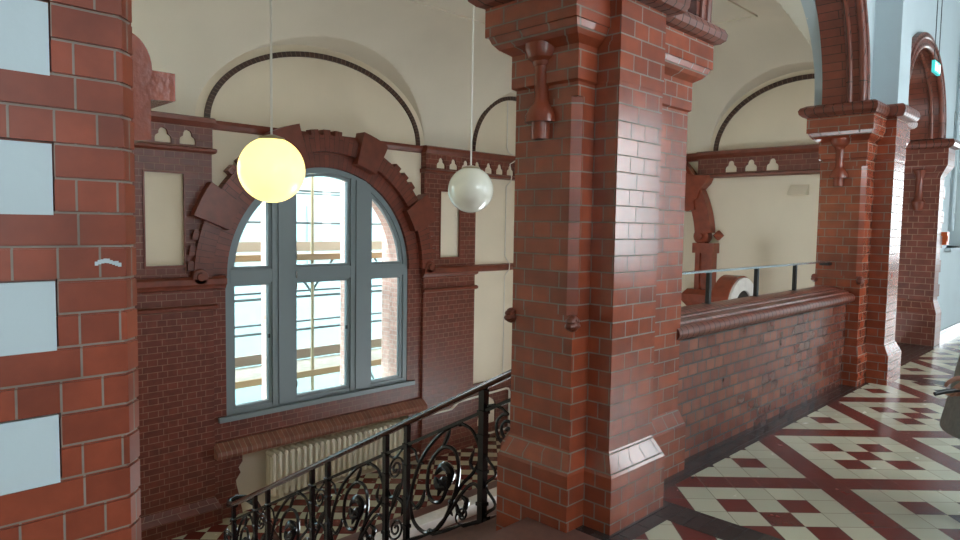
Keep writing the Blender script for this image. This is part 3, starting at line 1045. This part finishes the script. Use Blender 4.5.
# far pier with toothed edge
t = thing('far_brick_pier', 'farthest brick pier with a toothed edge against the white wall', 'pier', (11.0, 2.3, 0))
q = lambda d: [(10.87 - d, 2.06 - d), (11.12 + d, 2.06 - d), (11.12 + d, 2.58), (10.87 - d, 2.58)]
MB().loft([(q(.05), 0), (q(.05), .45), (q(0), .62)]).build('plinth', 'brick_inner', t)
fs = MB().loft([(q(0), .62), (q(0), 2.30)], cap=False)
for k in range(5):
    z = 0.66 + k * 4 * COURSE
    fs.box(11.1, 2.06, z, 11.22, 2.3, z + 2 * COURSE)
fs.build('shaft', 'brick_inner', t)
MB().loft([(q(0), 2.3), (q(.02), 2.34), (q(.07), 2.42), (q(.09), 2.46), (q(.09), 2.68)]).build('capital', 'brick_inner', t)
MB().loft([(q(.09), 2.68), (q(.15), 2.70), (q(.17), 2.74), (q(.15), 2.79), (q(.05), 2.81)]).build('abacus', 'brick_mould', t)
MB().lathe([(0, 1.85), (.05, 1.85), (.08, 1.92), (.09, 1.97), (.05, 2.02), (.045, 2.3), (.09, 2.4), (0, 2.42)], (10.86, 2.3, 0), 16).build('colonnette', 'brick_plain', t)


# ------------------------------------------------------------------ brick arches of the arcade
def archivolt(a, b, label):
    c, r = (a + b) / 2, (b - a) / 2
    t = thing('brick_arch', label, 'arch', (c, 2.3, SP))
    z0 = SP + 0.005
    MB().ring(c, z0, r - 0.15, r + 0.015, 0, PI, XZ(2.04), 0.38, 60).build('voussoirs', 'brick_arch', t)
    ro_ = MB()
    for rad, y, rr_ in ((r - .135, 2.055, .035), (r - .145, 2.17, .03), (r - .04, 2.04, .022)):
        ro_.tube([(c + rad * math.cos(PI * k / 60), y, z0 + rad * math.sin(PI * k / 60)) for k in range(61)], rr_, 10)
    ro_.build('roll_moulding', 'brick_mould', t)
    return t


archivolt(*A2, 'wide dark brick arch springing over the parapet opening')
archivolt(*A3, 'narrow brick arch on the white wall beyond the far end of the parapet')
archivolt(*A1, 'narrow brick arch over the head of the stair beside the near pillar')

# ------------------------------------------------------------------ parapet
t = thing('brick_parapet', 'waist-high glazed brick parapet with rounded coping between two piers', 'parapet', (5.7, 2.3, 0))
MB().box(3.93, 2.14, 0, 7.44, 2.44, 0.87).build('wall_body', 'brick_header', t)
nose = [(2.06 + 0.045 + 0.045 * math.cos(a), 0.885 + 0.045 * math.sin(a)) for a in [PI * .5 + PI * k / 10 for k in range(11)]]
pr = nose + [(2.16, 0.84), (2.46, 0.84), (2.46, 0.93), (2.12, 0.93)]
MB().sweep(pr, lambda q, a, b: (q, a, b), [3.86, 7.40]).build('nosing', 'brick_mould', t)
MB().sweep([(2.125, .93), (2.13, .945), (2.20, .955), (2.21, .93)], lambda q, a, b: (q, a, b), [3.88, 7.42]).build('joint_course', 'brick_mould', t)
pr = [(2.19, .93), (2.20, .965)] + [(2.24 + .09 * (1 - math.cos(PI * k / 12)), .968 + .022 * math.sin(PI * k / 12)) for k in range(13)] + [(2.44, .93)]
MB().sweep(pr, lambda q, a, b: (q, a, b), [3.88, 7.44]).build('ridge_course', 'brick_mould', t)
t = thing('guard_rail', 'flat steel guard rail on slim black posts above the parapet', 'rail', (5.7, 2.34, 0.97))
rl = MB().box(3.86, 2.315, 1.228, 7.46, 2.365, 1.243)
rl.build('rail', 'steel', t)
for x in (4.80, 5.665, 6.53):
    p = MB().box(x - .018, 2.325, 0.985, x + .018, 2.355, 1.228)
    p.box(x - .035, 2.305, 0.975, x + .035, 2.375, 0.99)
    p.build('post', 'black', t)
MB().box(7.30, 2.30, 1.20, 7.43, 2.38, 1.226).build('end_bracket', 'black', t)

# ================================================================== STAIR
t = thing('staircase', 'red-brown stone stair flight going down beside the big pier', 'stairs', (1.6, 4.7, LAND_Z))
RIS, TRD = 2.67 / 16, (7.03 - 2.27) / 15
for i in range(1, 16):
    y0 = 2.27 + (i - 1) * TRD
    MB().box(LEFT_X, y0 - 0.03 if i > 1 else y0, -RIS * i - 0.35, 3.17, y0 + TRD, -RIS * i).build('step', 'stone_step', t)
sg = MB()
sg.slab([(-2.30, -0.40), (-2.30, 0.0), (-2.6, 0), (-2.64, -0.19), (-7.03, -0.19 - 4.39 * RIS / TRD), (-7.03, -0.55 - 4.39 * RIS / TRD)][::-1], YZ(3.17), 0.06)
sg.build('string_board', 'stone_step', t)
t = thing('lower_stair', 'broad lower stair flight dropping away from the landing edge', 'stairs', (5.7, 6, -5))
for i in range(1, 12):
    y1 = 7.03 - (i - 1) * TRD
    MB().box(3.4, y1 - TRD, LAND_Z - RIS * i - 0.3, 8.12, y1, LAND_Z - RIS * i).build('step', 'stone_step', t)

# ------------------------------------------------------------------ wrought iron balustrade
RX = 3.11
SLOPE = 0.526
zu = lambda y: 0.434 - SLOPE * (y - 2.842)          # upper iron rail
t = thing('stair_balustrade', 'black wrought iron scrollwork balustrade with dark wooden handrail down the stair', 'balustrade', (RX, 4.7, LAND_Z))
hr = MB()
pf = [(-.028, 0), (-.036, .018)] + [(-.036 * math.cos(PI * k / 10), .024 + .028 * math.sin(PI * k / 10)) for k in range(11)] + [(.036, .018), (.028, 0)]
pf = pf[::-1]
YE = 6.70
hr.sweep(pf, lambda q, a, b: (RX + a, q, zu(q) + .145 + b), [2.66, 3.5, 4.5, 5.5, YE], smooth=True)
hr.build('handrail', 'wood', t)
# return of the handrail around the newel and down the lower flight
rt = MB()
zc = zu(YE) + 0.145
pts = [(RX, YE - .02, zc + .02), (RX, YE + .12, zc - .02), (RX + .05, YE + .22, zc - .03), (RX + .14, YE + .26, zc - .03), (RX + .23, YE + .21, zc - .04), (RX + .28, YE + .08, zc - .08)]
rt.tube(pts, .034, 12)
rt.build('rail_return', 'iron', t)
lo = MB()
lo.tube([(RX + .28, YE + .09, zc - .075), (RX + .28, YE - .7, zc - .075 - .79 * SLOPE), (RX + .28, YE - 2.4, zc - .075 - 2.49 * SLOPE)], .035, 12)
lo.build('lower_handrail', 'wood', t)
MB().sweep([(-.016, -.012), (.016, -.012), (.016, .012), (-.016, .012)], lambda q, a, b: (RX + a, q, zu(q) + b), [2.66, 6.78]).build('upper_rail', 'iron', t)
MB().sweep([(-.018, -.014), (.018, -.014), (.018, .014), (-.018, .014)], lambda q, a, b: (RX + a, q, zu(q) - .735 + b), [2.98, 6.78]).build('lower_rail', 'iron', t)
POST = [3.04, 3.83, 4.085, 4.90, 5.155, 5.97, 6.235, 6.72]
for i, y in enumerate(POST):
    w = 0.019 if i else 0.024
    p = MB().box(RX - w, y - w, zu(y) - .76, RX + w, y + w, zu(y) + .15)
    for dz in (-.62, -.40, -.16, .0):
        p.box(RX - w - .007, y - w - .007, zu(y) + dz - .012, RX + w + .007, y + w + .007, zu(y) + dz + .012)
    p.build('post', 'iron', t)


def P3(y0, w, s, h, dx=0.0):
    y = y0 + w * s
    return (RX + dx, y, zu(y) - .735 + .735 * h)


def spiral(cs, ch, rs0, rs1, a0, a1, n=44):
    return [(cs + (rs0 + (rs1 - rs0) * k / n) * math.cos(a0 + (a1 - a0) * k / n), ch + (rs0 + (rs1 - rs0) * k / n) * math.sin(a0 + (a1 - a0) * k / n)) for k in range(n + 1)]


def crom(pts, n=8):
    out = []
    P = [pts[0]] + pts + [pts[-1]]
    for i in range(1, len(P) - 2):
        for k in range(n):
            u = k / n
            out.append(tuple(0.5 * ((2 * P[i][c]) + (-P[i-1][c] + P[i+1][c]) * u + (2*P[i-1][c] - 5*P[i][c] + 4*P[i+1][c] - P[i+2][c]) * u*u + (-P[i-1][c] + 3*P[i][c] - 3*P[i+1][c] + P[i+2][c]) * u**3) for c in (0, 1)))
    out.append(pts[-1])
    return out


def leaf(mb, y0, w, pts, width, dx=0.0):
    """a tapered curling leaf along a path"""
    path = crom(pts, 6)
    n = len(path)
    mb.tube([P3(y0, w, s_, h_, dx + 0.012 * math.sin(PI * k / (n - 1))) for k, (s_, h_) in enumerate(path)], [max(.003, width * math.sin(PI * (0.08 + 0.87 * k / (n - 1)))) for k in range(n)], 8)


def big_panel(y0, w, flip=False):
    F = (lambda L: [(1 - s_, h_) for s_, h_ in L]) if flip else (lambda L: L)
    o = MB()
    put = lambda L, r=.0125: o.tube([P3(y0, w, s_, h_) for s_, h_ in F(L)], r, 7)
    # main scroll: rises from the foot, sweeps over and winds into the centre
    main = crom([(.28, .99), (.52, .97), (.78, .80), (.93, .48), (.90, .20), (.72, .03), (.52, .06), (.38, .24), (.29, .50), (.34, .74), (.50, .82), (.66, .72), (.70, .50), (.64, .34), (.52, .30), (.44, .40)], 8)
    put(main, .0145)
    put(crom([(.28, .99), (.12, .86), (.03, .62), (.10, .48), (.24, .40), (.36, .28)], 8))
    put(crom([(.02, .06), (.03, .28), (.12, .37), (.26, .30), (.42, .15), (.56, .05)], 8))
    put(spiral(.24, .10, .09, .02, -PI * .5, PI * 2.2, 30), .008)
    put(crom([(.93, .40), (.84, .30), (.76, .36), (.74, .46)], 6), .009)
    put(crom([(.97, .97), (.88, .90), (.84, .78), (.76, .74)], 6), .009)
    so = o.build('scroll', 'iron', t)
    for pts, wd in (([(.44, .40), (.40, .54), (.50, .64), (.60, .58)], .036), ([(.46, .42), (.56, .46), (.60, .56)], .034), ([(.44, .42), (.50, .50), (.56, .36)], .03),
                    ([(.52, .80), (.46, .90), (.40, .98)], .016), ([(.74, .46), (.80, .36), (.90, .30)], .018), ([(.36, .28), (.42, .20), (.36, .12)], .016),
                    ([(.24, .10), (.20, .22), (.28, .30)], .02), ([(.22, .08), (.30, .14), (.32, .24)], .018), ([(.10, .48), (.16, .58), (.10, .70)], .014)):
        lf = MB()
        leaf(lf, y0, w, F(pts), wd)
        lf.build('leaf', 'iron', so)
    for s_, h_ in F([(.28, .985), (.66, .03), (.38, .26)]):
        p = P3(y0, w, s_, h_)
        MB().ball(p, (.022, .026, .022), 8, 6).build('collar', 'iron', so)


def narrow_panel(y0, w):
    o = MB()
    put = lambda L, r=.009: o.tube([P3(y0, w, s_, h_) for s_, h_ in L], r, 7)
    asp = .735 / w
    def sp(cs, ch, r, a0, turns):
        n = 36
        return [(cs + (r * (1 - .85 * k / n)) * math.cos(a0 + turns * 2 * PI * k / n), ch + (r * (1 - .85 * k / n)) * math.sin(a0 + turns * 2 * PI * k / n) / asp) for k in range(n + 1)]
    put(sp(.52, .80, .36, PI, -1.9))
    put(sp(.50, .16, .36, 0, -1.9))
    put(crom([(.16, .80), (.22, .62), (.62, .44), (.84, .30), (.86, .16)], 8))
    put(crom([(.9, .98), (.55, .92), (.2, .98)], 6))
    so = o.build('scroll', 'iron', t)
    for pts, wd in (([(.25, .62), (.5, .55), (.75, .36)], .026), ([(.5, .50), (.2, .40), (.25, .28)], .02), ([(.5, .50), (.85, .52), (.9, .62)], .018)):
        lf = MB()
        leaf(lf, y0, w, pts, wd)
        lf.build('leaf', 'iron', so)


for i in range(len(POST) - 1):
    w = POST[i + 1] - POST[i]
    if w > .4:
        big_panel(POST[i], w, flip=False)
    else:
        narrow_panel(POST[i], w)
# tight curl between first post and pier
o = MB()
cy, cz = 2.82, zu(2.82) - .20
n = 40
o.tube([(RX, cy + .115 * (1 - .88 * k / n) * math.cos(-4.4 * PI * k / n + PI / 2), cz + .115 * (1 - .88 * k / n) * math.sin(-4.4 * PI * k / n + PI / 2)) for k in range(n + 1)], .011, 7)
o.tube([(RX, cy, cz + .115), (RX, cy + .05, cz + .14), (RX, cy + .12, cz + .15), (RX, 3.03, cz + .12)], .010, 7)
o.tube([(RX, 2.965 + .045 * math.cos(4 * PI * k / 30), zu(3.0) - .30 - .42 * k / 30) for k in range(31)], .010, 7)
o.build('curl', 'iron', t)
# bunch of scrolls at the foot
o = MB()
for k, (y, dz, r) in enumerate(((6.86, -.20, .11), (6.90, -.45, .12), (6.5, -.2, .1))):
    n = 36
    o.tube([(RX, y + r * (1 - .8 * j / n) * math.cos(3.8 * PI * j / n + PI), zu(6.78) + dz + r * (1 - .8 * j / n) * math.sin(3.8 * PI * j / n + PI)) for j in range(n + 1)], .012, 7)
o.build('foot_scroll', 'iron', t)

# ------------------------------------------------------------------ radiator and pipes
t = thing('radiator', 'long cream column radiator in the niche under the arched window', 'radiator', (5.96, WIN_Y, -2.6))
NS = 25
for k in range(NS):
    x = 4.84 + k * (7.32 - 4.84) / (NS - 1)
    s_ = MB()
    y0 = WIN_Y - 0.06
    for yy in (y0, y0 + .09, y0 + .18):
        s_.tube([(x, yy, -2.56), (x, yy, -2.50), (x, yy, -1.96), (x, yy, -1.90)], [.022, .031, .031, .022], 8)
    for z in (-2.53, -1.93):
        s_.tube([(x, y0 - .012, z), (x, y0 + .192, z)], .036, 8)
    s_.build('section', 'radiator', t)
v = MB()
v.tube([(7.32, WIN_Y + .03, -1.93), (7.38, WIN_Y + .03, -1.93), (7.42, WIN_Y + .03, -1.89)], .018, 8)
v.tube([(7.38, WIN_Y + .03, -1.93), (7.38, WIN_Y - .06, -1.93)], .028, 10)
v.build('valve', 'pipe', t)
for x in (5.0, 6.9):
    MB().box(x - .03, WIN_Y + .0, LAND_Z, x + .03, WIN_Y + .1, -2.55).build('foot', 'radiator', t)
hp = MB()
yy = WIN_Y - 0.09
hp.tube(crom3 if False else [(7.27, yy, -1.88), (8.34, yy, -1.88), (8.40, yy - .02, -1.87), (8.55, yy - .02, -1.78), (8.60, yy - .02, -1.77), (9.90, yy - .02, -1.72), (9.97, yy - .02, -1.74), (10.0, yy - .02, -1.80), (10.0, yy - .02, -2.55)], .022, 8)
hp.tube([(7.27, yy, -2.53), (9.9, yy - .02, -2.55), (10.6, yy - .02, -2.56)], .022, 8)
tag(hp.build('heating_pipe', 'pipe'), 'cream heating pipes running along the dark brick right of the radiator', 'pipe')
cd = MB()
x = 9.9
cd.tube([(x, WIN_Y - .012, 4.0), (x, WIN_Y - .015, 3.1), (x + .02, WIN_Y - .06, 2.98), (x + .06, WIN_Y - .21, 2.93), (x + .05, WIN_Y - .215, 2.84), (x - .06, WIN_Y - .16, 2.76), (x - .05, WIN_Y - .2, 2.5), (x - .02, WIN_Y - .15, 2.42), (x, WIN_Y - .015, 2.34),
         (x, WIN_Y - .012, .95), (x + .03, WIN_Y - .05, .86), (x + .06, WIN_Y - .09, .80), (x + .05, WIN_Y - .09, .68), (x, WIN_Y - .03, .58), (x, WIN_Y - .012, .5), (x, WIN_Y - .012, -1.5)], .011, 8)
tag(cd.build('cable', 'pipe'), 'thin cream cable bending over the cornice beside the big pier', 'cable')

# ================================================================== LAMPS
def pendant(c, r, label, mat):
    t = thing('pendant_lamp', label, 'lamp', (c[0], c[1], c[2]), 'globe pendant lamps in the stairwell')
    g = MB().ball(c, r, 40, 24)
    g.build('globe', mat, t)
    zt = c[2] + r
    MB().lathe([(0, .015), (.02, .015), (.085, -.005), (.095, -.03), (.09, -.035), (0, -.035)], (c[0], c[1], zt), 24).build('cap', 'brass_cap', t)
    MB().tube([(c[0], c[1], zt), (c[0], c[1], 4.64)], .0085, 8).build('cord', 'pipe', t)
    MB().lathe([(0, 0), (.06, 0), (.05, -.06), (.012, -.09), (0, -.09)], (c[0], c[1], 4.65), 20).build('ceiling_rose', 'pipe', t)


pendant((2.26, 4.26, 1.905), 0.222, 'lit yellow globe pendant lamp hanging in front of the arched window', 'lamp_lit')
pendant((4.60, 4.72, 1.895), 0.222, 'unlit white globe pendant lamp beside the big pier', 'lamp_white')

# ================================================================== CORRIDOR DETAILS
t = thing('exit_sign', 'small lit green exit sign hanging on two wires by the far arch', 'sign', (7.72, 1.55, 3.05))
sp_ = MB().box(7.60, 1.54, 3.07, 7.84, 1.565, 3.18).build('panel', 'sign_green', t)
sy = MB()
for b in ((7.62, 3.085, 7.66, 3.165), (7.70, 3.085, 7.72, 3.15), (7.69, 3.115, 7.74, 3.13), (7.77, 3.085, 7.82, 3.165)):
    sy.box(b[0], 1.535, b[1], b[2], 1.541, b[3])
sy.ball((7.712, 1.54, 3.16), (.01, .006, .01), 8, 6)
sy.build('running_figure_symbol', 'sign_white', sp_)
for x in (7.63, 7.81):
    MB().tube([(x, 1.552, 3.175), (x, 1.552, 4.9)], .004, 6).build('wire', 'black', t)
t = thing('fire_call_point', 'orange call point box on the white wall beside the far pier', 'call point', (11.3, 2.09, 1.47))
hs_ = MB().box(11.28, 2.02, 1.38, 11.42, 2.099, 1.56).build('housing', 'orange', t)
MB().box(11.31, 2.012, 1.43, 11.39, 2.021, 1.51).build('button_plate', 'orange', hs_)

# window in the arcade wall beyond the far pier
w2 = bpy.data.objects.new('window_2', None)
COL.objects.link(w2)
w2.location = (12.5, 2.3, 1.33)
structure(w2)
f2 = MB().slab(rect(W2[0], W2[2], W2[1], W2[3]), XZ(2.38), .07, [rect(W2[0] + .08, W2[2] + .08, 12.47, W2[3] - .08), rect(12.55, W2[2] + .08, W2[1] - .08, W2[3] - .08)])
f2.build('frame', 'white', w2)
MB().box(W2[0] + .08, 2.41, W2[2] + .08, W2[1] - .08, 2.418, W2[3] - .08).build('pane', 'glass', w2)
MB().box(W2[0] - .1, 2.02, W2[2] - .05, W2[1] + .1, 2.36, W2[2]).build('sill', 'white', w2)
MB().tube([(W2[0] + .05, 2.06, W2[2] + .25), (W2[0] + .05, 2.06, 4.4)], .03, 10).build('shutter_tube', 'white', w2)
for z in (1.62, 2.15, 2.35, 2.55, 2.9):
    MB().box(W2[0] + .12, 2.2, z, W2[0] + .3, 2.37, z + .03).build('latch', 'black', w2)
structure(MB().box(11.9, 5.5, -2, 19, 5.8, 7).build('wall_sky_screen', 'yard'))  # added screen wall, keeps open sky from blowing out this window


# ================================================================== PERSON at the right edge
def skin_body(name, joints, edges, mat, parent, sub=2):
    o = parent.location
    me = bpy.data.meshes.new(name)
    names = list(joints)
    me.from_pydata([tuple(Vector(joints[n][0]) - o) for n in names], [(names.index(a), names.index(b)) for a, b in edges], [])
    ob = bpy.data.objects.new(name, me)
    COL.objects.link(ob)
    ob.parent = parent
    md = ob.modifiers.new('skin', 'SKIN')
    md.use_smooth_shade = True
    for i, n in enumerate(names):
        r = joints[n][1]
        me.skin_vertices[0].data[i].radius = r if isinstance(r, tuple) else (r, r)
        me.skin_vertices[0].data[i].use_root = (i == 0)
    ob.modifiers.new('sub', 'SUBSURF').levels = sub
    ob.modifiers['sub'].render_levels = sub
    me.materials.append(M[mat])
    return ob


PX, PYY = 4.32, 0.505
fwd = Vector((-0.55, 0.835, 0)).normalized()      # facing along the floor, towards the arcade
rgt = Vector((fwd.y, -fwd.x, 0))
t = thing('person', 'person in a knee-length grey coat cut off by the right edge, holding a dark object', 'person', (PX, PYY, 0))


def B(f, r, z):
    v = Vector((PX, PYY, 0)) + fwd * f + rgt * r
    return (v.x, v.y, z)


J = {'pelvis': (B(0, 0, .93), (.15, .11)), 'waist': (B(0, 0, 1.08), (.14, .105)), 'chest': (B(.01, 0, 1.27), (.165, .115)), 'neckb': (B(0, 0, 1.42), (.07, .065)),
     'neck': (B(.01, 0, 1.49), .05), 'skull': (B(.03, 0, 1.57), (.075, .09)), 'crown': (B(.025, 0, 1.66), (.072, .088)),
     'shR': (B(0, .18, 1.38), .06), 'elR': (B(-.03, .25, 1.09), .043), 'wrR': (B(-.06, .24, .80), .028),
     'shL': (B(0, -.18, 1.38), .06), 'elL': (B(-.02, -.26, 1.08), .043), 'wrL': (B(.245, -.22, .865), .028),
     'hipR': (B(0, .10, .86), .09), 'knR': (B(-.05, .10, .48), .06), 'anR': (B(-.12, .10, .09), .04), 'toR': (B(.03, .11, .035), .035),
     'hipL': (B(0, -.10, .86), .09), 'knL': (B(-.05, -.10, .48), .06), 'anL': (B(-.12, -.10, .09), .04), 'toL': (B(.03, -.11, .035), .035)}
E_ = [('pelvis', 'waist'), ('waist', 'chest'), ('chest', 'neckb'), ('neckb', 'neck'), ('neck', 'skull'), ('skull', 'crown'), ('chest', 'shR'), ('shR', 'elR'), ('elR', 'wrR'),
      ('chest', 'shL'), ('shL', 'elL'), ('elL', 'wrL'), ('pelvis', 'hipR'), ('hipR', 'knR'), ('knR', 'anR'), ('anR', 'toR'), ('pelvis', 'hipL'), ('hipL', 'knL'), ('knL', 'anL'), ('anL', 'toL')]
skin_body('body', J, E_, 'skin', t)
hb = MB()
hb.ball(B(.0, 0, 1.63), (.105, .105, .115), 16, 12)
hb.build('hair', 'hair', t)
# facial features
fc = MB()
fc.ball(B(.125, 0, 1.575), (.012, .012, .022), 8, 6)
fc.build('nose', 'skin', t)
fe = MB()
for r in (-.032, .032):
    fe.ball(B(.097, r, 1.60), .010, 8, 6)
fe.build('eyes', 'black', t)
ct = MB()
cr_ = []
n = 28
for z, ra, rb_, off in ((.50, .285, .235, 0), (.52, .29, .24, 0), (.70, .25, .205, 0), (.95, .205, .165, 0), (1.10, .19, .15, 0), (1.28, .215, .155, .01), (1.38, .20, .13, 0), (1.44, .12, .10, 0), (1.47, .085, .085, 0)):
    cr_.append([B(off + rb_ * math.sin(2 * PI * k / n) * (1 + .03 * math.sin(6 * PI * k / n) * (z < .8)), ra * math.cos(2 * PI * k / n), z) for k in range(n)])
for i in range(len(cr_) - 1):
    for k in range(n):
        l = (k + 1) % n
        ct.face([cr_[i][k], cr_[i][l], cr_[i + 1][l], cr_[i + 1][k]], None, True)
ct.face(cr_[0][::-1])
for s_ in ('R', 'L'):
    sh_, el, wr = [Vector(J[q + s_][0]) for q in ('sh', 'el', 'wr')]
    ct.tube([sh_, sh_.lerp(el, .5), el, el.lerp(wr, .5), el.lerp(wr, .90)], [.105, .09, .074, .064, .058], 12)
ct.build('coat', 'coat', t)
tz = MB()
for r in (-.1, .1):
    tz.tube([B(0, r, .75), B(-.05, r, .48), B(-.12, r, .08)], [.095, .075, .07], 12)
tz.build('trousers', 'trousers', t)
sho = MB()
for r in (-.1, .1):
    sho.ball(B(-.08, r, .045), (.06, .06, .045), 12, 8)
    sho.ball(B(-.01, r, .04), (.055, .055, .038), 12, 8)
sho.build('shoes', 'black', t)


def hand(wr, direction, palm_side, parent):
    d = direction.normalized()
    s_ = palm_side.normalized()
    nrm = d.cross(s_).normalized()
    o = parent.location
    def V(a, b, c): return tuple(wr + d * a + s_ * b + nrm * c)
    J_ = {'w': (V(-.02, 0, 0), (.026, .020)), 'p1': (V(.035, 0, 0), (.036, .017)), 'p2': (V(.075, 0, .002), (.038, .015))}
    E2 = [('w', 'p1'), ('p1', 'p2')]
    for k, (b, L) in enumerate(((.030, .068), (.010, .078), (-.011, .072), (-.030, .056))):
        J_[f'a{k}'] = (V(.086, b, .003), .0095)
        J_[f'b{k}'] = (V(.086 + L * .42, b * 1.1, .010), .0088)
        J_[f'c{k}'] = (V(.086 + L * .60, b * 1.1, .034), .0082)
        J_[f'd{k}'] = (V(.086 + L * .42, b * 1.1, .052), .0075)
        E2 += [('p2', f'a{k}'), (f'a{k}', f'b{k}'), (f'b{k}', f'c{k}'), (f'c{k}', f'd{k}')]
    J_['t1'] = (V(.03, .042, .008), .013)
    J_['t2'] = (V(.062, .060, .024), .011)
    J_['t3'] = (V(.088, .050, .042), .009)
    E2 += [('p1', 't1'), ('t1', 't2'), ('t2', 't3')]
    return skin_body('hand', J_, E2, 'skin', parent)


wl = Vector(J['wrL'][0])
hand(wl, Vector((-.20, .30, -.85)), fwd, t)
wr_ = Vector(J['wrR'][0])
hand(wr_, Vector((-.20, .30, -.85)), fwd, t)
hv = wl + Vector((-.20, .30, -.85)).normalized() * .10
ph = MB()
ph.tube([hv + Vector((.02, -.01, .01)), hv + Vector((-.06, .055, .0)), hv + Vector((-.095, .085, -.012))], [.011, .012, .010], 10)
tag(ph.build('walking_stick_handle', 'black'), 'small black object in the hand of the person in grey', 'handheld object')

# ================================================================== OUTSIDE
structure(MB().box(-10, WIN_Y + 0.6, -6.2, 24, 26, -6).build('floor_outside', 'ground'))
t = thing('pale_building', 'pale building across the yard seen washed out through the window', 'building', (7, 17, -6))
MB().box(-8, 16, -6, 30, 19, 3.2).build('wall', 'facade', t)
for x in (3.5, 6.5, 9.5, 12.5, 15.5):
    MB().box(x, 15.96, .2, x + 1.1, 16, 2.0).build('far_pane', 'pane_far', t)
t = thing('scaffold', 'tube scaffold with plank decks standing outside the window', 'scaffold', (6, 11, -6))
SY0, SY1 = 10.3, 11.2
for x in (3.75, 6.22, 8.0):
    for y in (SY0, SY1):
        MB().tube([(x, y, -6), (x, y, 4.6)], .03, 8).build('upright', 'pole_yellow' if y == SY0 else 'pole_blue', t)
for z in (-1.03, 1.0):
    MB().box(1.5, SY0 - .05, z - .05, 13.5, SY1 + .05, z).build('deck', 'plank', t)
    MB().box(1.5, SY0 - .08, z - .09, 13.5, SY0 - .05, z + .02).build('toe_board', 'pole_orange', t)
    MB().box(1.5, SY1 + .05, z + .02, 13.5, SY1 + .08, z + .2).build('toe_board', 'plank_red', t)
for z in (.28, -.29, 2.1, 1.55):
    for y in (SY0, SY1):
        MB().tube([(1.5, y + .03, z), (13.5, y + .03, z)], .022, 8).build('ledger', 'pole_blue', t)
for x in (3.75, 6.22, 8.0):
    MB().tube([(x, SY0 + .03, .35), (x - .45, SY0 + .03, .93)], .022, 6).build('brace', 'pole_blue', t)
    MB().tube([(x, SY0 + .03, .35), (x + .45, SY0 + .03, .93)], .022, 6).build('brace', 'pole_blue', t)
    MB().tube([(x, SY0 + .03, -2.2), (x - .6, SY0 + .03, -1.1)], .022, 6).build('brace', 'pole_blue', t)
# brick piers standing outside just behind the glazing bars, glare painted into their pale colour
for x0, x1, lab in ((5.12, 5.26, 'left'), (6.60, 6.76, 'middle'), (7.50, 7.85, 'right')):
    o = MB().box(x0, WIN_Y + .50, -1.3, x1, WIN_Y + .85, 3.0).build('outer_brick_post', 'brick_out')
    tag(o, f'glare-paled brick post just outside the {lab} lights of the arched window', 'brick post', 'brick posts outside the window')
